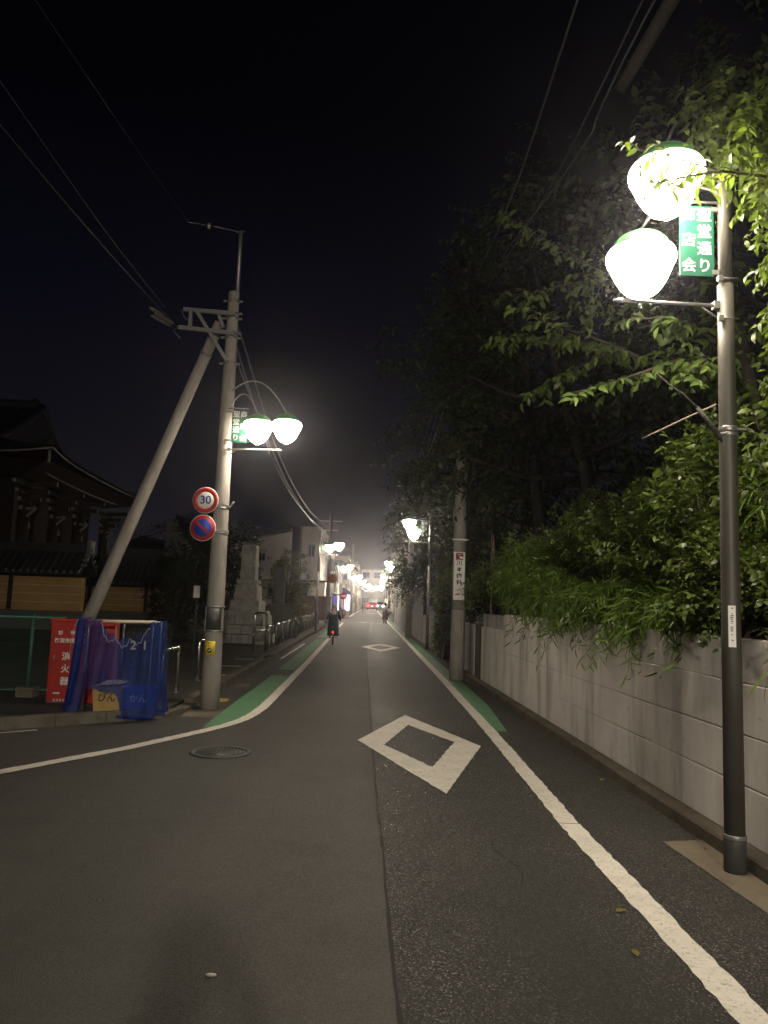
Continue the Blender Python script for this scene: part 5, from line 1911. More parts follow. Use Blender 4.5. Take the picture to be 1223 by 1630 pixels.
# ------------------------------------------------------------------ posts and signs further down the street
def conc_pole(label, loc, h, r=0.15, group='plain concrete poles along the street'):
    t = thing('utility_pole', label, 'utility pole', loc, group=group)
    MB().lathe([(r, 0), (r * 0.93, 2), (r * 0.62, h), (0.001, h + 0.01)], n=14).build('shaft', m_conc, t)
    mb_ = MB()
    mb_.bar((-0.7, 0, h - 0.5), (0.7, 0, h - 0.5), 0.07, 0.07)
    mb_.build('crossarm', m_steel, t)
    MB().bar((-0.5, 0, h - 1.1), (0.5, 0, h - 1.1), 0.07, 0.07).build('crossarm', m_steel, t)
    mb_ = MB()
    for z in (3.0, 3.6, 5.5):
        mb_.lathe([(r * 0.95, z - 0.02), (r * 0.95 + 0.008, z - 0.015), (r * 0.95 + 0.008, z + 0.015), (r * 0.95, z + 0.02)], n=12)
    mb_.build('band', m_steel, t)
    return t


conc_pole('bare concrete pole at the kerb before the pale board fence', (1.55, 34.9, 0), 7.4)
conc_pole('thin concrete pole on the right kerb near the woman in the dress', (1.62, 61.0, 0), 8.0)
conc_pole('concrete pole on the left carrying the small orange disc', (-3.05, 50.0, 0), 7.2)
conc_pole('concrete pole by the shop with the blue awning', (-2.75, 90.0, 0), 8.2)
conc_pole('distant concrete pole on the right beyond the grey house', (1.75, 96.0, 0), 8.2)
od = thing('orange_sign', 'small orange round sign hung on the concrete pole by the pale house', 'sign', (-2.78, 49.8, 2.95))
disc(od, (0, 0, 0), 0.30, m_orange, 0, 'plate', 0.01, 20)
MB().bar((0, 0.02, 0), (-0.2, 0.15, 0), 0.03, 0.03).build('bracket', m_steel, od)
vm = thing('lit_sign', 'upright purple and white backlit sign at the corner of the pale house', 'sign', (-3.15, 63.0, 0))
MB().box((0, 0, 1.15), (0.6, 0.45, 1.9)).build('cabinet', m_roof, vm)
MB().box((-0.10, -0.235, 1.35), (0.32, 0.02, 1.1)).build('purple_panel', m_purple, vm)
MB().box((0.19, -0.235, 1.35), (0.1, 0.02, 1.2)).build('white_panel', m_signlit, vm)
rp = thing('red_post_sign', 'short post with a red round sign by the parked bicycles', 'road sign', (-2.72, 67.0, 0))
MB().tube([(0, 0, 0), (0, 0, 2.1)], 0.06, 8).build('post', m_red, rp)
disc(rp, (0, -0.05, 1.95), 0.3, m_red, 0, 'plate', 0.02, 20)
MB().box((0, -0.08, 1.95), (0.42, 0.01, 0.1)).build('bar', m_wsign, rp)
for k, (x, y, h) in enumerate(((-2.75, 72.0, 3.6), (1.75, 50.5, 3.6), (-2.5, 98.0, 4.0))):
    t = thing('sign_post', ('thin steel post beyond the red round sign', 'thin steel post at the edge of the far garden wall', 'thin steel post standing before the bright shop window')[k], 'post', (x, y, 0))
    MB().tube([(0, 0, 0), (0, 0, h)], 0.035, 8).build('post', m_steel, t)
    MB().box((0, -0.04, h - 0.3), (0.35, 0.02, 0.35)).build('plate', m_wsign, t)
sl = thing('plaza_lamp', 'thin unlit lamp post behind the stone pillar monument', 'lamp post', (-8.6, 48.0, 0))
MB().tube([(0, 0, 0), (0, 0, 5.9)], 0.05, 8).build('pole', m_steel, sl)
MB().tube([(0, 0, 5.7), (0.5, 0, 5.95), (0.75, 0, 5.95)], 0.03, 6).build('arm', m_steel, sl)
MB().loft([(0.9, 0, 5.86, 0.1, 0.08), (0.95, 0, 5.92, 0.32, 0.14), (0.95, 0, 6.02, 0.3, 0.12), (0.95, 0, 6.06, 0.1, 0.05)], 10).build('lamp_head', m_frame, sl)

# ------------------------------------------------------------------ cars
def car(label, loc, rz, head=False):
    t = thing('car', label, 'car', loc, rz)
    prof = [(-1.85, 0.28), (-1.88, 0.62), (-1.80, 0.92), (-1.62, 0.98), (-1.42, 1.40), (-1.1, 1.49), (0.0, 1.50), (0.45, 1.42), (1.05, 1.00), (1.75, 0.88), (1.88, 0.62), (1.86, 0.28)]
    mb = MB()
    vs, n = [], len(prof)
    for s_ in (-1, 1):
        for y, z in prof:
            w = 0.84 if z < 1.05 else 0.84 - (z - 1.0) * 0.42
            vs.append((s_ * w, y, z))
    fs = [tuple(range(n)), tuple(range(2 * n - 1, n - 1, -1))] + [(i, n + i, n + (i + 1) % n, (i + 1) % n) for i in range(n)]
    mb.add(vs, fs)
    b_ = mb.build('body', m_car if not head else m_house4, t, bevel=0.05)
    mb = MB()
    mb.add([(-0.62, -1.635, 1.02), (0.62, -1.635, 1.02), (0.54, -1.45, 1.39), (-0.54, -1.45, 1.39)], [(0, 1, 2, 3)])
    mb.build('rear_window', m_glass, t)
    mb = MB()
    mb.add([(-0.66, 1.07, 1.03), (0.66, 1.07, 1.03), (0.56, 0.5, 1.425), (-0.56, 0.5, 1.425)], [(0, 3, 2, 1)])
    mb.build('windscreen', m_glass, t)
    for s_ in (-1, 1):
        mb = MB()
        mb.add([(s_ * 0.842, -1.3, 1.03), (s_ * 0.842, 0.8, 1.03), (s_ * 0.70, 0.35, 1.40), (s_ * 0.70, -1.1, 1.40)], [(0, 1, 2, 3)])
        mb.build('side_window', m_glass, t)
        MB().box((s_ * 0.70, -1.83, 0.80), (0.24, 0.1, 0.24)).build('tail_light', m_tail if not head else m_red, t, bevel=0.02)
        MB().box((s_ * 0.62, 1.83, 0.70), (0.3, 0.12, 0.15)).build('headlight', m_head if head else m_frame, t, bevel=0.02)
        MB().box((s_ * 0.93, 0.75, 1.02), (0.16, 0.1, 0.12)).build('mirror', m_car if not head else m_house4, t, bevel=0.02)
        for y in (-1.2, 1.2):
            X_ = Matrix.Rotation(PI / 2, 3, 'Y')
            w_ = MB().lathe([(0.2, -0.09), (0.3, -0.09), (0.31, -0.05), (0.31, 0.05), (0.3, 0.09), (0.2, 0.09), (0.2, -0.0899)], (s_ * 0.76, y, 0.31), 18, m3=X_).build('wheel', m_black, t)
            MB().lathe([(0.0005, -0.07), (0.2, -0.08), (0.2, 0.08), (0.0005, 0.07)], (s_ * 0.76, y, 0.31), 14, m3=X_).build('rim', m_steel, w_)
    MB().box((0, -1.885, 0.75), (0.34, 0.02, 0.17)).build('number_plate', m_plate, t)
    MB().box((0, -1.86, 0.40), (1.6, 0.12, 0.22)).build('rear_bumper', m_black, t, bevel=0.03)
    return t


car('red hatchback with its brake lights on at the far end of the street', (-0.42, 131.0, 0.0), 0.0)
car('grey car with white headlights on coming up behind the red car', (1.1, 158.0, 0.0), PI, True)


# ------------------------------------------------------------------ bicycles
def bicycle(label, loc, rz, wr=0.26, light=False, group=None, m_frame_=None):
    t = thing('bicycle', label, 'bicycle', loc, rz, group)
    m_f = m_frame_ or m_dsteel
    X_ = Matrix.Rotation(PI / 2, 3, 'Y')
    for y in (-0.46, 0.46):
        w_ = MB().lathe([(wr - 0.03, -0.016), (wr - 0.01, -0.022), (wr, 0.0), (wr - 0.01, 0.022), (wr - 0.03, 0.016), (wr - 0.03, -0.0159)], (0, y, wr), 24, m3=X_).build('wheel', m_black, t)
        mb_ = MB()
        for k in range(12):
            a_ = PI * 2 * k / 12
            mb_.tube([(0.01, y, wr), (0.01, y + (wr - 0.03) * math.cos(a_), wr + (wr - 0.03) * math.sin(a_))], 0.002, 3, caps=False)
        mb_.build('spokes', m_steel, w_)
        mb_ = MB()
        mb_.tube([(0, y + (wr + 0.025) * math.cos(a_), wr + (wr + 0.025) * math.sin(a_)) for a_ in [PI * (0.15 + 0.75 * k / 10) for k in range(11)]], 0.016, 6)
        mb_.build('mudguard', m_steel, t)
    mb_ = MB()
    mb_.tube([(0, -0.46, wr), (0, -0.08, 0.28)], 0.013, 6)
    mb_.tube([(0, -0.08, 0.28), (0, -0.2, 0.70)], 0.017, 6)
    mb_.tube([(0, -0.46, wr), (0, -0.19, 0.6)], 0.011, 6)
    mb_.tube([(0, -0.08, 0.28), (0, 0.28, 0.55)], 0.019, 6)
    mb_.tube([(0, 0.46, wr), (0, 0.30, 0.72), (0, 0.24, 0.90)], 0.015, 6)
    mb_.build('frame', m_f, t)
    MB().tube([(-0.27, 0.08, 0.93), (-0.2, 0.2, 0.95), (0, 0.25, 0.91), (0.2, 0.2, 0.95), (0.27, 0.08, 0.93)], 0.012, 6).build('handlebar', m_steel, t)
    MB().loft([(0, -0.24, 0.70, 0.05, 0.08), (0, -0.23, 0.74, 0.10, 0.13), (0, -0.22, 0.78, 0.09, 0.13), (0, -0.22, 0.79, 0.04, 0.08)], 10).build('saddle', m_black, t)
    mb_ = MB()
    for k in range(5):
        mb_.box((0, 0.50, 0.62 + 0.055 * k), (0.34, 0.01, 0.008))
        mb_.box((0, 0.28, 0.62 + 0.055 * k), (0.34, 0.01, 0.008))
        mb_.box((-0.17, 0.39, 0.62 + 0.055 * k), (0.01, 0.22, 0.008))
        mb_.box((0.17, 0.39, 0.62 + 0.055 * k), (0.01, 0.22, 0.008))
    mb_.box((0, 0.39, 0.61), (0.34, 0.22, 0.01))
    mb_.build('basket', m_steel, t)
    mb_ = MB()
    for s_ in (-1, 1):
        mb_.tube([(s_ * 0.03, -0.08, 0.28), (s_ * 0.09, -0.08 + 0.14 * s_, 0.24)], 0.01, 5)
        mb_.box((s_ * 0.13, -0.08 + 0.14 * s_, 0.24), (0.09, 0.06, 0.025))
    mb_.build('pedals', m_dsteel, t)
    MB().box((0, -0.73, 0.46), (0.07, 0.03, 0.05)).build('rear_light', m_rear if light else m_red, t)
    return t


bk = bicycle('small wheeled bicycle with a red rear light ridden along the left line', (-1.46, 28.0, 0.006), R(2), 0.24, True)
pb = bicycle('parked bicycle nearest the red round sign on the left', (-3.6, 71.5, 0.085), R(70), 0.3, group='bicycles parked on the left pavement')
for k, (x, y, rz, lab) in enumerate(((-3.5, 73.0, 74, 'second parked bicycle past the red round sign'), (-3.5, 74.6, 66, 'third parked bicycle past the red round sign'), (-3.45, 76.4, 71, 'last parked bicycle before the awning shop'))):
    copy_tree(pb, (x, y, 0.085), lab, R(rz))


# ------------------------------------------------------------------ people
def skin_body(name, joints, edges, material, parent, root):
    """One continuous body grown over a skeleton with tapering limbs."""
    names = list(joints)
    me = bpy.data.meshes.new(name)
    me.from_pydata([joints[n][0] for n in names], [(names.index(a), names.index(b)) for a, b in edges], [])
    me.materials.append(material)
    o = bpy.data.objects.new(name, me)
    COL.objects.link(o)
    o.parent = parent
    sk = o.modifiers.new('skin', 'SKIN')
    sk.use_smooth_shade = True
    layer = me.skin_vertices[0] if len(me.skin_vertices) else None
    if layer is None:
        bm = bmesh.new()
        bm.from_mesh(me)
        bm.verts.layers.skin.verify()
        bm.to_mesh(me)
        bm.free()
        layer = me.skin_vertices[0]
    for i, n in enumerate(names):
        r_ = joints[n][1]
        layer.data[i].radius = (r_, r_) if not isinstance(r_, tuple) else r_
        layer.data[i].use_root = n == root
    sb = o.modifiers.new('smooth', 'SUBSURF')
    sb.levels = sb.render_levels = 2
    return o


def hand(prefix, J, E, wrist, d, side, curl):
    """Palm, four unequal bent fingers and a thumb; d is the hand's direction, side points to the thumb."""
    w = Vector(wrist)
    d = Vector(d).normalized()
    s = Vector(side).normalized()
    c = Vector(curl).normalized()
    palm = w + d * 0.05
    J[prefix + 'palm'] = (tuple(palm), 0.026)
    E.append((prefix + 'wrist', prefix + 'palm'))
    for k, (ln, off) in enumerate(((0.062, 0.024), (0.070, 0.008), (0.065, -0.008), (0.052, -0.024))):
        a_ = palm + d * 0.035 + s * off
        b_ = a_ + d * ln * 0.5 + c * ln * 0.15
        e_ = b_ + d * ln * 0.28 + c * ln * 0.42
        for q, (p_, r_) in enumerate(((a_, 0.0105), (b_, 0.009), (e_, 0.0075))):
            J['%sf%d%d' % (prefix, k, q)] = (tuple(p_), r_)
        E += [(prefix + 'palm', '%sf%d0' % (prefix, k)), ('%sf%d0' % (prefix, k), '%sf%d1' % (prefix, k)), ('%sf%d1' % (prefix, k), '%sf%d2' % (prefix, k))]
    a_ = w + d * 0.03 + s * 0.032
    b_ = a_ + d * 0.035 + s * 0.022 + c * 0.012
    J[prefix + 't0'] = (tuple(a_), 0.011)
    J[prefix + 't1'] = (tuple(b_), 0.008)
    E += [(prefix + 'palm', prefix + 't0'), (prefix + 't0', prefix + 't1')]


def person(label, loc, rz, P, hgt, clothes):
    """P: joint positions of the pose in metres for a 1.6 m figure facing +y; clothes(t, P) adds the garments."""
    t = thing('person', label, 'person', loc, rz)
    k = hgt / 1.6
    t.scale = (k, k, k)
    J, E = {}, []
    rad = dict(pelvis=(0.13, 0.10), waist=(0.115, 0.085), chest=(0.135, 0.10), neck_base=0.06, neck=0.048, head=(0.075, 0.088), crown=(0.068, 0.078),
               l_sh=0.052, l_el=0.038, l_wrist=0.024, r_sh=0.052, r_el=0.038, r_wrist=0.024,
               l_hip=0.085, l_knee=0.055, l_ankle=0.036, l_toe=0.03, r_hip=0.085, r_knee=0.055, r_ankle=0.036, r_toe=0.03)
    for n, p in P.items():
        J[n] = (p, rad[n])
    E += [('pelvis', 'waist'), ('waist', 'chest'), ('chest', 'neck_base'), ('neck_base', 'neck'), ('neck', 'head'), ('head', 'crown')]
    for s_ in 'lr':
        E += [('chest', s_ + '_sh'), (s_ + '_sh', s_ + '_el'), (s_ + '_el', s_ + '_wrist'), ('pelvis', s_ + '_hip'), (s_ + '_hip', s_ + '_knee'), (s_ + '_knee', s_ + '_ankle'), (s_ + '_ankle', s_ + '_toe')]
        w, e_ = Vector(P[s_ + '_wrist']), Vector(P[s_ + '_el'])
        J[s_ + '_wrist'] = (P[s_ + '_wrist'], 0.024)
        J2, E2 = {}, []
        hand(s_ + '_', J, E, w, (w - e_), (1 if s_ == 'l' else -1, 0.4, 0), (0, 0.3, -1))
    skin_body('body', J, E, m_skin, t, 'pelvis')
    h = Vector(P['head'])
    f = Vector((0, 0.09, -0.02))
    mb_ = MB()
    for s_ in (-1, 1):
        mb_.sphere(h + Vector((s_ * 0.03, 0.082, 0.01)), 0.011, 8, 6)
    mb_.build('eyes', m_ink, t)
    mb_ = MB()
    mb_.loft([(h.x, h.y + 0.092, h.z - 0.03, 0.016, 0.016), (h.x, h.y + 0.092, h.z - 0.015, 0.013, 0.02), (h.x, h.y + 0.085, h.z + 0.015, 0.006, 0.008)], 8)
    for s_ in (-1, 1):
        mb_.sphere(h + Vector((s_ * 0.078, 0.0, -0.005)), 0.026, 8, 6, sc=(0.4, 0.8, 1.2))
    mb_.build('face', m_skin, t)
    MB().box(h + Vector((0, 0.089, -0.055)), (0.045, 0.008, 0.009)).build('mouth', m_red, t)
    clothes(t, {n: Vector(p) for n, p in P.items()})
    return t


def limb(P, names, rs, m, t, name, n=10):
    MB().tube([P[q] for q in names], rs, n).build(name, m, t)


def shoes(t, P, m):
    for s_ in 'lr':
        a_, b_ = P[s_ + '_ankle'], P[s_ + '_toe']
        c = (a_ + b_) / 2
        c.z = min(a_.z, b_.z) + 0.0
        MB().loft([(c.x, c.y + 0.01, b_.z - 0.035, 0.042, 0.12), (c.x, c.y + 0.01, b_.z + 0.01, 0.045, 0.12), (c.x, c.y - 0.02, b_.z + 0.045, 0.036, 0.08)], 10).build('shoe', m, t)


# the cyclist, seen from behind
def cyc_clothes(t, P):
    MB().loft([(0, -0.34, 0.36, 0.24, 0.16), (0, -0.32, 0.50, 0.23, 0.17), (0, -0.26, 0.72, 0.225, 0.17), (0, -0.20, 0.88, 0.205, 0.15), (0, -0.10, 1.06, 0.205, 0.145), (0, 0.02, 1.24, 0.20, 0.125), (0, 0.08, 1.32, 0.11, 0.09), (0, 0.09, 1.35, 0.06, 0.06)], 18).build('coat', m_coat, t)
    for s_ in 'lr':
        limb(P, [s_ + '_sh', s_ + '_el', s_ + '_wrist'], [0.075, 0.062, 0.045], m_coat, t, 'sleeve')
        limb(P, [s_ + '_hip', s_ + '_knee', s_ + '_ankle'], [0.10, 0.078, 0.055], m_trous, t, 'trouser_leg')
    shoes(t, P, m_black)
    h = P['head']
    MB().sphere(h + Vector((0, -0.012, 0.045)), 0.105, 14, 10, sc=(0.92, 1.03, 1.0)).build('hair', m_ghair, t)


CP = dict(pelvis=(0, -0.24, 0.84), waist=(0, -0.17, 0.98), chest=(0, -0.02, 1.20), neck_base=(0, 0.07, 1.33), neck=(0, 0.10, 1.40), head=(0, 0.14, 1.50), crown=(0, 0.13, 1.57),
          l_sh=(-0.17, 0.02, 1.27), l_el=(-0.25, 0.10, 1.03), l_wrist=(-0.26, 0.10, 0.98 + 0.06), r_sh=(0.17, 0.02, 1.27), r_el=(0.25, 0.10, 1.03), r_wrist=(0.26, 0.10, 1.04),
          l_hip=(-0.09, -0.23, 0.82), l_knee=(-0.11, 0.12, 0.66), l_ankle=(-0.12, -0.10, 0.34), l_toe=(-0.12, 0.03, 0.29),
          r_hip=(0.09, -0.23, 0.82), r_knee=(0.11, 0.14, 0.74), r_ankle=(0.12, 0.04, 0.45), r_toe=(0.12, 0.17, 0.40))
CP['l_wrist'] = (-0.26, 0.02, 1.02)
CP['r_wrist'] = (0.26, 0.02, 1.02)
CP['l_el'] = (-0.24, -0.10, 1.10)
CP['r_el'] = (0.24, -0.10, 1.10)
person('person in a long dark coat with pale hair riding away on a bicycle', (-1.46, 28.0, 0.01), R(2), CP, 1.42, cyc_clothes)


def walk_clothes(t, P):
    MB().loft([(0, 0, 0.34, 0.25, 0.19), (0, 0, 0.55, 0.235, 0.175), (0, 0, 0.85, 0.20, 0.15), (0, 0, 0.98, 0.155, 0.115), (0, 0, 1.02, 0.15, 0.11)], 16).build('skirt', m_dress, t)
    MB().loft([(0, 0, 0.98, 0.158, 0.118), (0, 0.0, 1.15, 0.165, 0.125), (0, 0, 1.28, 0.175, 0.115), (0, 0, 1.35, 0.11, 0.08), (0, 0, 1.375, 0.06, 0.055)], 16).build('blouse', m_shirt, t)
    for s_ in 'lr':
        limb(P, [s_ + '_sh', s_ + '_el'], [0.068, 0.06], m_shirt, t, 'sleeve')
        limb(P, [s_ + '_knee', s_ + '_ankle'], [0.062, 0.045], m_trous, t, 'stocking')
    shoes(t, P, m_black)
    h = P['head']
    MB().loft([(h.x, h.y - 0.05, h.z - 0.18, 0.07, 0.03), (h.x, h.y - 0.04, h.z - 0.06, 0.092, 0.075), (h.x, h.y - 0.015, h.z + 0.04, 0.095, 0.10), (h.x, h.y - 0.015, h.z + 0.11, 0.07, 0.075), (h.x, h.y - 0.015, h.z + 0.135, 0.02, 0.02)], 12).build('hair', m_hair, t)


WP = dict(pelvis=(0, 0, 0.84), waist=(0, 0, 1.0), chest=(0, 0, 1.2), neck_base=(0, 0, 1.33), neck=(0, 0.01, 1.39), head=(0, 0.02, 1.48), crown=(0, 0.01, 1.55),
          l_sh=(-0.17, 0, 1.28), l_el=(-0.22, -0.08, 1.04), l_wrist=(-0.22, 0.02, 0.82), r_sh=(0.17, 0, 1.28), r_el=(0.23, 0.04, 1.05), r_wrist=(0.25, 0.16, 0.90),
          l_hip=(-0.085, 0, 0.82), l_knee=(-0.09, 0.10, 0.46), l_ankle=(-0.09, 0.02, 0.09), l_toe=(-0.09, 0.15, 0.04),
          r_hip=(0.085, 0, 0.82), r_knee=(0.09, 0.0, 0.46), r_ankle=(0.09, -0.18, 0.11), r_toe=(0.09, -0.06, 0.04))
person('woman with dark hair in a pale dress walking along the right line', (0.76, 54.7, 0.012), 0.0, WP, 1.52, walk_clothes)
bg_ = thing('shoulder_bag', 'pale shoulder bag hanging at the right side of the walking woman', 'bag', (0.99, 54.7, 0.98))
MB().loft([(0, 0, -0.14, 0.07, 0.15), (0, 0, 0.0, 0.09, 0.17), (0, 0, 0.13, 0.06, 0.15)], 12).build('pouch', m_wsign, bg_)
MB().tube([(0, 0.12, 0.1), (-0.07, 0.04, 0.30), (-0.07, -0.04, 0.30), (0, -0.12, 0.1)], 0.012, 6).build('strap', m_wsign, bg_)


# the photographer, just behind the camera
def photo_clothes(t, P):
    MB().loft([(0, 0, 0.80, 0.20, 0.14), (0, 0, 0.98, 0.18, 0.13), (0, 0.0, 1.15, 0.19, 0.135), (0, 0, 1.28, 0.20, 0.12), (0, 0, 1.35, 0.12, 0.085), (0, 0, 1.375, 0.06, 0.055)], 16).build('jacket', m_coat, t)
    for s_ in 'lr':
        limb(P, [s_ + '_sh', s_ + '_el', s_ + '_wrist'], [0.075, 0.062, 0.042], m_coat, t, 'sleeve')
        limb(P, [s_ + '_hip', s_ + '_knee', s_ + '_ankle'], [0.115, 0.085, 0.065], m_trous, t, 'trouser_leg')
    shoes(t, P, m_black)
    h = P['head']
    MB().sphere(h + Vector((0, -0.015, 0.045)), 0.108, 14, 10, sc=(0.92, 1.03, 1.0)).build('hair', m_hair, t)


PP = dict(WP)
PP.update(l_el=(-0.22, 0.12, 1.12), l_wrist=(-0.08, 0.36, 1.34), r_el=(0.22, 0.12, 1.12), r_wrist=(0.08, 0.36, 1.34), l_knee=(-0.10, 0.02, 0.46), l_ankle=(-0.11, 0.0, 0.09), l_toe=(-0.12, 0.13, 0.04), r_ankle=(0.11, 0.0, 0.09), r_toe=(0.12, 0.13, 0.04), r_knee=(0.10, 0.02, 0.46))
person('person standing in the road behind the viewpoint holding up both hands', (0.0, -0.58, 0.012), 0.0, PP, 1.72, photo_clothes)

# ------------------------------------------------------------------ overhead cables
def cable(label, pts_, r=0.012, group='overhead cables along the street'):
    p = [Vector(q) for q in pts_]
    out = []
    for i in range(len(p) - 1):
        a_ = p[max(i - 1, 0)]
        b_, c_ = p[i], p[i + 1]
        d_ = p[min(i + 2, len(p) - 1)]
        for k in range(10):
            f = k / 10
            out.append(0.5 * ((2 * b_) + (c_ - a_) * f + (2 * a_ - 5 * b_ + 4 * c_ - d_) * f * f + (3 * b_ - a_ - 3 * c_ + d_) * f ** 3))
    out.append(p[-1])
    o_ = MB().tube(out, r, 6).build('overhead_cable', m_wire)
    tag(o_, label, 'cable', group)
    return o_


cable('thick overhead cable running above the right kerb over the advert pole', [(1.7, -16, 8.2), (1.35, 0, 6.35), (1.47, 7, 6.46), (1.56, 10, 6.86), (1.76, 16.65, 8.2), (1.64, 23, 7.75), (1.45, 34.9, 6.85)], 0.010)
cable('thin overhead cable just right of the thick one', [(2.0, -16, 8.0), (1.75, 0, 5.7), (1.85, 6, 6.02), (1.98, 8, 6.45), (1.9, 16.5, 8.15), (1.72, 24, 7.4), (1.6, 34.9, 6.3)], 0.009)
cable('thin cable hanging lowest between the advert pole and the bare pole', [(1.84, 16.5, 7.3), (1.72, 22, 6.9), (1.62, 28, 6.6), (1.55, 34.9, 6.55)], 0.012)
cable('cable beaded with small spacers above the right kerb', [(2.1, 2, 6.6), (2.1, 9, 7.0), (1.95, 16.5, 7.9), (1.75, 25, 6.9), (1.62, 34.9, 6.0)], 0.01)
cable('upper one of the bright cables running to the pole with the orange disc', [(-2.3, 11.25, 5.9), (-2.85, 22, 5.55), (-3.0, 34, 5.45), (-3.05, 50, 6.2)], 0.016)
cable('middle one of the bright cables above the left lamp', [(-2.3, 11.25, 5.55), (-2.95, 22, 5.25), (-3.05, 34, 5.2), (-3.1, 50, 5.85)], 0.016)
cable('lowest of the bright cables above the left lamp', [(-2.25, 11.25, 5.2), (-2.7, 22, 5.0), (-2.85, 34, 4.95), (-3.0, 50, 5.6)], 0.014)
cable('dark cable from the steel bracket up over the left road corner', [(-3.22, 10.9, 5.66), (-3.75, 8.2, 6.05), (-4.6, 4.0, 6.9), (-6.0, -4, 8.4)], 0.009)
cable('second dark cable close above the first one from the bracket', [(-3.22, 10.85, 5.76), (-3.55, 9.0, 6.10), (-4.2, 5.0, 7.0), (-5.6, -3, 8.7)], 0.007)
cable('thin high wire from the pole top towards the upper left', [(-2.9, 10.6, 6.96), (-3.2, 8.0, 7.0), (-4.0, 2.0, 7.4), (-5.0, -4, 8.2)], 0.0035)

# ------------------------------------------------------------------ planting on the right: raised bed, shrubs, bamboo, trees
mb = MB()
vs, fs = [], []
yb = [-14 + 1.49 * k for k in range(21)]
for y in yb:
    vs += [(wall_x(y) + 0.13, y, 0.0), (wall_x(y) + 0.135, y, 1.02 if y > 13.4 else 1.30), (wall_x(y) + 1.0, y, 1.35), (40, y, 1.5)]
for i in range(len(yb) - 1):
    for k in range(3):
        fs.append((4 * i + k, 4 * i + 4 + k, 4 * i + 5 + k, 4 * i + k + 1))
mb.add(vs, fs)
struct(mb, 'planting_bed', m_soil)

HG = 'bushes growing over the concrete wall'
shrub('shrub', 'bright broad leaved bush pressing against the right of the nearest lamp post', 'bush', (2.95, 4.75, 1.3), (0.55, 0.55), 1.95, 430, (0.085, 0.040), l_bright, 21, nleaf=9, spray_len=0.28, group=HG, clumps=14)
shrub('shrub', 'tall upright bush just left of the nearest lamp post above the wall', 'bush', (2.92, 6.3, 1.3), (0.42, 0.6), 1.75, 420, (0.085, 0.032), l_shrub, 22, nleaf=11, spray_len=0.32, updir=1.0, group=HG, clumps=12)
shrub('shrub', 'glossy leaved bush spilling over the wall behind the white label', 'bush', (2.72, 5.75, 1.3), (0.34, 0.65), 0.85, 360, (0.065, 0.032), l_shrub, 23, nleaf=9, spray_len=0.24, droop=0.5, group=HG, clumps=11)
shrub('shrub', 'pointed bush with yellow green tips in the middle of the planting', 'bush', (3.0, 7.9, 1.3), (0.5, 0.75), 1.75, 460, (0.08, 0.028), l_shrub, 24, nleaf=12, spray_len=0.36, updir=0.9, group=HG, clumps=13)
shrub('shrub', 'rounded bush between the pointed bush and the bamboo', 'bush', (2.98, 9.6, 1.3), (0.5, 0.9), 1.55, 460, (0.07, 0.03), l_shrub_lit, 25, nleaf=11, spray_len=0.32, group=HG, clumps=13)
shrub('shrub', 'loose drooping bush behind the bamboo fringe', 'bush', (3.05, 11.6, 1.3), (0.6, 1.0), 1.9, 460, (0.085, 0.03), l_shrub_lit, 26, nleaf=12, spray_len=0.42, droop=0.5, group=HG, clumps=13)
shrub('shrub', 'bush nearest the edge on round sign at the wall end', 'bush', (2.85, 13.2, 1.2), (0.55, 0.9), 1.7, 420, (0.08, 0.03), l_shrub_lit, 27, nleaf=12, spray_len=0.4, group=HG, clumps=12)
shrub('shrub', 'low leafy bush over the short wall behind the advert pole', 'bush', (2.6, 16.3, 1.0), (0.5, 1.4), 1.3, 420, (0.085, 0.035), l_shrub_lit, 28, nleaf=11, spray_len=0.36, group=HG, clumps=12)
BG_ = 'bamboo grass fringing the wall top'
for k, (y, h, lab) in enumerate(((13.3, 1.5, 'bamboo grass at the far end of the wall'), (12.2, 1.3, 'second bamboo grass clump from the far end of the wall'), (11.0, 0.9, 'third bamboo grass clump from the far end of the wall'), (9.9, 0.62, 'middle bamboo grass clump hanging over the wall'), (8.8, 0.6, 'bamboo grass under the rounded bush'), (7.8, 0.66, 'bamboo grass under the pointed bush'), (6.9, 0.5, 'nearest bamboo grass clump left of the lamp post'))):
    shrub('bamboo_grass', lab, 'plant', (wall_x(y) + 0.17, y, 1.27), (0.24, 0.66), h, 260, (0.16, 0.018), l_bamboo, 40 + k, nleaf=9, spray_len=0.34, droop=0.95, updir=0.55, group=BG_, stem_r=0.006, hang=0.45, clumps=9)
shrub('bamboo_grass', 'feathery bamboo between the two tall bushes left of the lamp post', 'plant', (3.0, 7.0, 1.35), (0.35, 0.4), 1.5, 240, (0.17, 0.018), l_bamboo, 60, nleaf=10, spray_len=0.4, droop=0.8, group=BG_, stem_r=0.007, hang=0.4, clumps=10)
shrub('bamboo_grass', 'narrow leaved tuft right of the lamp post beside the rusty sheet', 'plant', (3.05, 5.3, 1.35), (0.3, 0.35), 1.75, 150, (0.17, 0.016), l_bamboo, 61, nleaf=9, spray_len=0.36, droop=0.7, group=BG_, stem_r=0.006, hang=0.4, clumps=8)
shrub('fern', 'spiky tuft hanging down the wall right of the lamp post', 'plant', (2.64, 4.86, 1.30), (0.1, 0.12), 0.2, 16, (0.2, 0.014), l_bamboo, 62, nleaf=7, spray_len=0.2, droop=1.4, group=BG_, stem_r=0.004, hang=0.7, clumps=3)
shrub('shrub', 'leafy bush at street level between the advert pole and the next lamp post', 'bush', (2.18, 22.6, 0.0), (0.34, 2.3), 2.5, 620, (0.085, 0.045), l_bright, 29, nleaf=11, spray_len=0.35, clumps=16, group='bushes along the right kerb')
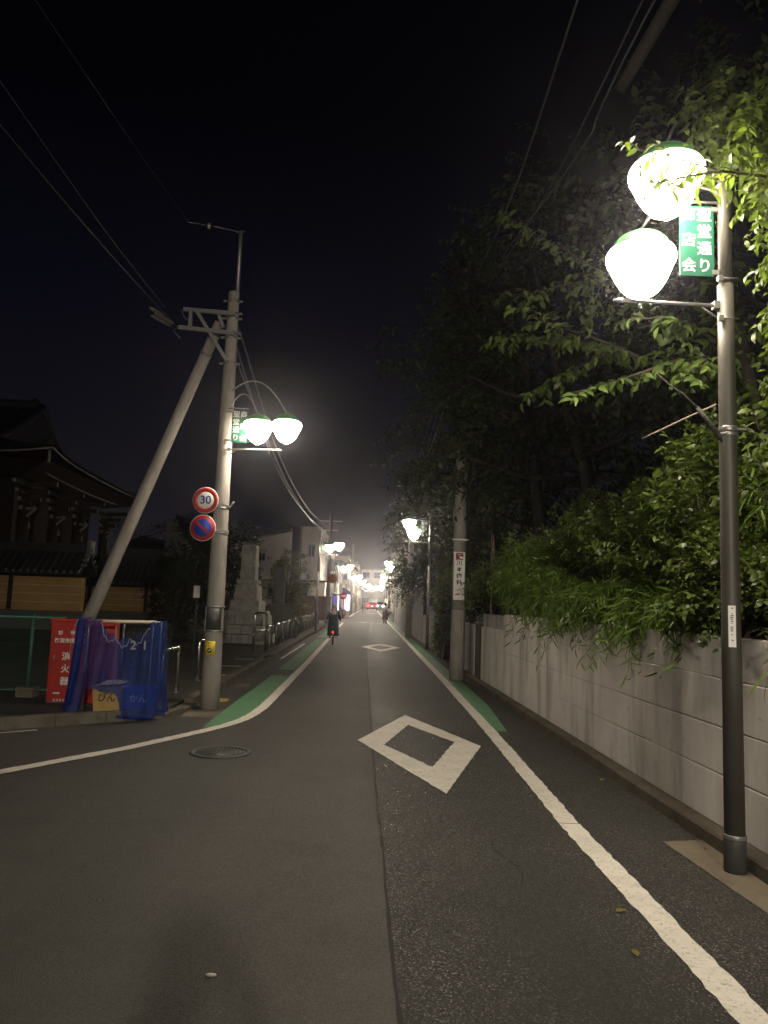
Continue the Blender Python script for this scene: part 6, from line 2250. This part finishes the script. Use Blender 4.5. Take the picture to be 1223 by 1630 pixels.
shrub('shrub', 'tall dark bush behind the street level bush', 'bush', (3.1, 20.5, 0.0), (0.8, 1.8), 3.4, 520, (0.09, 0.04), l_dark, 30, nleaf=11, spray_len=0.45, clumps=14, group='bushes along the right kerb')
rs = MB()
for k in range(9):
    rs.box((3.3 + 0.012 * k, 5.42 + 0.02 * k, 3.07 - 0.004 * k), (0.9, 0.05, 0.03), mat3=Matrix.Rotation(R(8), 3, 'Y') @ Matrix.Rotation(0.2 * (k % 2), 3, 'X'))
o = rs.build('rusty_sheet', m_rust, bevel=0.004)
tag(o, 'rusty brown corrugated sheet lying among the bushes right of the lamp post', 'metal sheet')
dp = thing('dry_flower_stalk', 'thin dry orange flower stalk standing before the rusty sheet', 'plant', (2.68, 5.0, 1.9))
MB().tube([(0.05, 0, -0.5), (0.02, 0, 0.3), (0.0, 0, 0.75), (0.03, 0, 1.13)], [0.008, 0.007, 0.006, 0.004], 6).build('stalk', m_dry, dp)
mb = MB()
rg = random.Random(4)
for k in range(14):
    z = 0.1 + 0.07 * k
    a_ = rg.uniform(0, 6.28)
    mb.tube([(0.01, 0, z), (0.01 + 0.05 * math.cos(a_), 0.05 * math.sin(a_), z + 0.01), (0.01 + 0.07 * math.cos(a_), 0.07 * math.sin(a_), z - 0.01)], [0.002, 0.007, 0.001], 4)
mb.build('dry_bract', m_dry, dp)

TG = 'dark trees behind the concrete wall'
for k, (x, y, h, cr, lab) in enumerate((
        (5.6, 8.2, 9.5, 2.6, 'dark tree right behind the nearest lamp post'), (6.8, 12.5, 11.0, 3.2, 'tall dark tree in the gloom behind the bamboo'),
        (2.95, 14.4, 9.2, 2.5, 'dark tree leaning out above the edge on round sign'), (6.4, 20.0, 11.5, 3.4, 'tallest dark tree behind the advert pole'),
        (4.5, 23.5, 9.0, 2.3, 'dark tree hanging over the second lamp post'), (2.75, 31.2, 9.0, 1.75, 'dark tree above the pale board fence'), (5.0, 33.0, 11.0, 2.8, 'bigger dark tree set back behind the pale board fence'),
        (3.4, 39.0, 8.0, 2.3, 'dark tree over the far garden wall'), (3.9, 46.5, 7.6, 2.4, 'dark tree behind the woman in the dress'), (3.5, 54.0, 6.8, 2.2, 'last dark tree before the right hand houses'),
        (5.2, 27.0, 12.0, 3.0, 'high dark crown above the second lamp post'))):
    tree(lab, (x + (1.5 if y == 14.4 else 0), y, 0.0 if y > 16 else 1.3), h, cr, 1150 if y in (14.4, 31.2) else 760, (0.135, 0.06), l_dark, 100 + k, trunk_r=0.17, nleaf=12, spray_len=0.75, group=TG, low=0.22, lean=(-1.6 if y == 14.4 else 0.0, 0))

# leaf meshes shared by the leaves that are built one by one
rngl = np.random.default_rng(77)


def unit_leaf(m, k, asp):
    me = leaves_mesh('leaf', np.zeros((1, 3)), np.array([[0, 1.0, 0]]), np.array([[0, 0, 1.0]]), np.array([1.0]), np.array([asp]), m, rngl, 0.14 + 0.04 * k, 0.08 + 0.07 * k, True)
    me.attributes['var'].data.foreach_set('value', np.full(11, (0.2, 0.45, 0.6, 0.85)[k], dtype=np.float32))
    return me


LB = [unit_leaf(l_bright, k, 0.40) for k in range(4)]
LC = [unit_leaf(l_cherry, k, 0.45) for k in range(4)]


def leaf_objects(P, D, N, L, parent, lib, name='leaf'):
    o_ = np.array(parent.location)
    for i in range(len(P)):
        d_ = Vector(D[i]).normalized()
        s_ = d_.cross(Vector(N[i])).normalized()
        n_ = s_.cross(d_)
        m = Matrix((s_, d_, n_)).transposed().to_4x4()
        m = Matrix.Translation(P[i] - o_) @ m @ Matrix.Scale(float(L[i]), 4)
        place(lib[i % 4], name, parent, m)


def poly_points(pl, step):
    pl = [np.array(p, float) for p in pl]
    out, tan = [], []
    for a_, b_ in zip(pl[:-1], pl[1:]):
        n = max(1, int(np.linalg.norm(b_ - a_) / step))
        for k in range(n):
            out.append(a_ + (b_ - a_) * k / n)
            tan.append((b_ - a_) / np.linalg.norm(b_ - a_))
    return np.array(out), np.array(tan)


def branch_tree(name, label, loc, trunk, branches, masses, leaf, lmat, lib, seed, n_single, nspray, twig_len, nleaf, droop=0.4, group=None, sprig_step=0.075):
    """A tree with its limbs where the photograph shows them; the leaves nearest the road are built one by one."""
    rng = np.random.default_rng(seed)
    t = thing(name, label, 'tree', loc, group=group)
    MB().tube(trunk, [0.15 - 0.02 * k for k in range(len(trunk))], 10).build('trunk', m_bark, t, world=True)
    S, D, LN_ = [], [], []
    mb_ = MB()
    for pl, r_ in branches:
        mb_.tube(pl, [r_ * (1 - 0.75 * k / (len(pl) - 1)) for k in range(len(pl))], 6)
        p_, tn = poly_points(pl, sprig_step)
        keep = np.arange(len(p_)) > len(p_) * 0.12
        p_, tn = p_[keep], tn[keep]
        sd = nrm(np.cross(tn, np.array([0, 0, 1.0])))
        sg = np.where(np.arange(len(p_)) % 2 == 0, 1.0, -1.0)[:, None]
        S.append(p_)
        D.append(nrm(tn * 0.7 + sd * sg * 0.75 + rng.normal(0, 0.25, p_.shape)))
        LN_.append(rng.uniform(0.5, 1.2, len(p_)) * twig_len)
    mb_.build('branch', m_twig, t, world=True)
    for c, r_, n in masses:
        off = rand_dirs(rng, n) * (r_ * rng.uniform(0.15, 1.0, n) ** 0.5)[:, None]
        S.append(np.array(c) + off)
        D.append(nrm(off / r_ + np.array([-0.25, 0, -0.15]) + rng.normal(0, 0.35, off.shape)))
        LN_.append(rng.uniform(0.6, 1.25, n) * twig_len)
    S, D, LN_ = np.concatenate(S), np.concatenate(D), np.concatenate(LN_)
    P, LD, LNn, W = spray_leaves(rng, S, D, LN_, nleaf, droop, hang=0.35)
    o_ = np.array(loc)
    tw = place(twig_mesh('twig', W - o_, 0.0035, 0.0012, m_twig), 'twig', t)
    tw['kind'] = 'stuff'
    L = rng.uniform(0.65, 1.25, len(P)) * leaf[0]
    dist = np.linalg.norm(P - np.array([0, 0, CAM_H]), axis=1) + 0.8 * np.maximum(0, P[:, 0] - 2.6) * 3
    order = np.argsort(dist)
    one = order[:n_single]
    rest = order[n_single:]
    leaf_objects(P[one], LD[one], LNn[one], L[one], t, lib)
    if len(rest):
        fo = place(leaves_mesh('foliage', P[rest] - o_, LD[rest], LNn[rest], L[rest], L[rest] * leaf[1] / leaf[0], lmat, rng), 'foliage', t)
        fo['kind'] = 'stuff'
    return t


branch_tree('tree', 'bright leaved tree crowding the upper globe and banner of the nearest lamp post', (3.6, 5.3, 1.3),
            [(3.6, 5.3, 1.25), (3.45, 5.2, 2.6), (3.25, 5.05, 3.8), (3.1, 4.9, 4.7), (3.0, 4.8, 5.4)],
            [([(3.2, 5.0, 4.1), (2.6, 4.6, 4.36), (2.05, 4.45, 4.31), (1.82, 4.38, 4.23), (1.60, 4.36, 4.16)], 0.014),
             ([(2.05, 4.45, 4.31), (1.73, 4.42, 4.37), (1.54, 4.45, 4.43), (1.43, 4.5, 4.50)], 0.007),
             ([(3.1, 4.95, 4.6), (2.5, 4.7, 4.72), (2.12, 4.6, 4.78), (1.95, 4.6, 4.82)], 0.012),
             ([(3.2, 5.0, 3.9), (2.75, 4.65, 3.9), (2.55, 4.6, 3.6), (2.46, 4.6, 3.3)], 0.012)],
            [((2.22, 4.6, 4.70), 0.16, 34), ((2.48, 4.64, 4.80), 0.24, 60), ((2.44, 4.64, 4.48), 0.16, 36), ((2.75, 4.75, 4.90), 0.34, 70), ((2.66, 4.66, 4.32), 0.2, 48), ((2.66, 4.62, 4.02), 0.2, 44), ((2.64, 4.6, 3.72), 0.17, 34), ((2.58, 4.58, 3.42), 0.13, 18), ((2.52, 4.58, 3.2), 0.09, 8), ((3.0, 4.9, 4.6), 0.4, 60), ((3.1, 4.9, 5.2), 0.4, 50), ((2.9, 4.75, 3.6), 0.3, 36), ((2.1, 4.58, 4.84), 0.12, 14)],
            (0.082, 0.034), l_bright, LB, 5, 300, 0, 0.2, 8, group='trees leaning over the wall by the nearest lamp')
branch_tree('cherry_tree', 'tree whose long leafy branches reach left below the lamp globes', (4.3, 8.6, 1.3),
            [(4.3, 8.6, 1.25), (4.2, 8.4, 2.6), (4.0, 8.1, 3.8), (3.7, 7.8, 4.6)],
            [([(4.1, 8.2, 3.6), (2.94, 6.6, 3.82), (2.63, 6.5, 3.81), (2.3, 6.5, 3.68), (1.97, 6.5, 3.55), (1.66, 6.5, 3.46)], 0.022),
             ([(4.0, 8.1, 3.9), (2.66, 7.5, 4.10), (2.40, 7.5, 4.22), (2.1, 7.5, 4.33), (1.7, 7.5, 4.44), (1.36, 7.5, 4.62)], 0.02),
             ([(2.63, 6.5, 3.81), (2.5, 6.2, 3.95), (2.3, 6.1, 4.02), (2.05, 6.1, 3.98)], 0.012),
             ([(2.94, 6.6, 3.82), (2.7, 6.2, 3.7), (2.5, 6.0, 3.55), (2.36, 5.9, 3.42)], 0.012),
             ([(3.8, 8.0, 4.4), (2.8, 9.3, 5.8), (2.31, 9.4, 6.15), (1.9, 9.5, 6.42), (1.46, 9.5, 6.68)], 0.02),
             ([(2.8, 9.3, 5.8), (2.3, 9.4, 5.7), (1.9, 9.5, 5.62), (1.46, 9.5, 5.55)], 0.014),
             ([(2.66, 7.5, 4.10), (2.2, 8.6, 4.7), (1.75, 9.3, 4.95), (1.33, 9.5, 4.96)], 0.012),
             ([(2.4, 7.5, 4.22), (2.1, 7.9, 4.15), (1.8, 8.2, 4.05), (1.55, 8.3, 3.9)], 0.010)],
            [((3.3, 7.6, 4.4), 0.45, 34), ((2.7, 8.6, 5.3), 0.4, 30)],
            (0.118, 0.052), l_cherry, LC, 9, 300, 0, 0.24, 7, droop=0.3, group='trees leaning over the wall by the nearest lamp', sprig_step=0.085)
branch_tree('tree', 'dark leafy boughs hanging in front of the top of the advert pole', (3.4, 15.4, 1.2),
            [(3.4, 15.4, 1.1), (3.3, 15.4, 3.0), (3.1, 15.4, 5.0), (2.8, 15.4, 7.0)],
            [([(3.1, 15.4, 5.0), (2.4, 15.5, 5.6), (1.8, 15.6, 5.7), (1.4, 15.6, 5.6)], 0.05), ([(2.9, 15.4, 6.4), (2.2, 15.5, 7.0), (1.6, 15.6, 7.3)], 0.05)],
            [((1.8, 15.7, 5.3), 0.45, 60), ((1.85, 15.6, 6.2), 0.7, 120), ((1.7, 15.6, 7.2), 0.8, 130), ((1.9, 15.6, 8.3), 0.8, 130), ((2.6, 15.4, 6.6), 0.8, 100), ((2.5, 15.5, 8.0), 0.9, 110), ((2.4, 15.5, 5.2), 0.6, 70)],
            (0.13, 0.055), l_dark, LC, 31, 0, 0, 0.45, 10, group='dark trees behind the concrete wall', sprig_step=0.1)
db = thing('dead_branch', 'bare broken branches strapped to the nearest lamp post', 'branch', (2.28, 5.0, 2.8))
mb = MB()
mb.tube([(2.27, 4.96, 2.72), (2.18, 5.02, 2.88), (2.13, 5.05, 2.97)], [0.019, 0.017, 0.015], 7)
mb.tube([(2.13, 5.05, 2.97), (2.05, 5.1, 3.08), (1.97, 5.15, 3.16), (1.90, 5.2, 3.26)], [0.009, 0.007, 0.006, 0.003], 6)
mb.build('stick', m_bark, db, world=True)
MB().tube([(2.26, 5.05, 3.0), (2.1, 5.2, 2.93), (1.92, 5.25, 2.84), (1.82, 5.25, 2.79)], [0.007, 0.007, 0.006, 0.003], 6).build('twig', m_dry, db, world=True)
lm = MB().tube([(2.75, 5.1, 7.2), (2.35, 5.7, 6.75), (2.12, 6.45, 6.40), (2.08, 6.55, 6.34)], [0.07, 0.065, 0.055, 0.05], 10).build('sawn_limb', m_bark)
tag(lm, 'sawn off tree limb hanging in the dark at the top right', 'branch')

# ------------------------------------------------------------------ planting on the left
LG = 'dark plants on the temple side'
shrub('garden_pine', 'clipped garden tree with yellowish pads right of the stone monument', 'tree', (-3.75, 33.0, 0.085), (1.15, 0.9), 3.3, 620, (0.10, 0.03), l_pine, 70, nleaf=12, spray_len=0.28, clumps=12, group=LG, stem_r=0.05)
shrub('shrub', 'low green shrub at the foot of the brown garden wall', 'bush', (-3.9, 36.5, 0.085), (0.6, 0.8), 1.9, 300, (0.09, 0.035), l_pine, 71, nleaf=11, spray_len=0.3, clumps=9, group=LG)
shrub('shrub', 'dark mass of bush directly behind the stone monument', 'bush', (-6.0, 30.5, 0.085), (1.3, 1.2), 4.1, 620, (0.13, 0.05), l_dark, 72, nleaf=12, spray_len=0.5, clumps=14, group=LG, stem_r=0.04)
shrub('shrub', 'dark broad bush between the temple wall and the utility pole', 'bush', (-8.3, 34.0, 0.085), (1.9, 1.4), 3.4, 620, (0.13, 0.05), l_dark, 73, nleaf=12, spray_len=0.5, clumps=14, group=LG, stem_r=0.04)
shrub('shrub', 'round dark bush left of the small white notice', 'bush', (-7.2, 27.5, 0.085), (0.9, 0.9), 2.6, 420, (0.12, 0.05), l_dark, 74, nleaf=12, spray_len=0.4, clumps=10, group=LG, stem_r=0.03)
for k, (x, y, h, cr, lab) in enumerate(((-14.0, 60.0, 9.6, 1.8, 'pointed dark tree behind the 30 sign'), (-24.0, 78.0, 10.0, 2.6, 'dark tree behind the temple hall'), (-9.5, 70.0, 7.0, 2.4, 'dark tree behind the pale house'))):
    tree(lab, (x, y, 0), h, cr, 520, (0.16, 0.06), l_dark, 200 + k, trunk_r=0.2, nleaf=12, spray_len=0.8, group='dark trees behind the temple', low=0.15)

# ------------------------------------------------------------------ thin haze, shaped to stand in for lens bloom around the lamps
if HAZE > 0:
    mb = MB().box((0, 90, 8.0), (110, 230, 18.4))
    hz = mb.build('haze', [], kind='stuff')
    m = bpy.data.materials.new('bloom_haze')
    m.use_nodes = True
    t = m.node_tree
    t.nodes.clear()
    o = _n(t, 'ShaderNodeOutputMaterial')
    v = _n(t, 'ShaderNodeVolumePrincipled')
    v.inputs['Color'].default_value = (0.90, 0.88, 1.0, 1)
    v.inputs['Density'].default_value = HAZE
    v.inputs['Anisotropy'].default_value = 0.93
    t.links.new(v.outputs[0], o.inputs['Volume'])
    hz.data.materials.append(m)
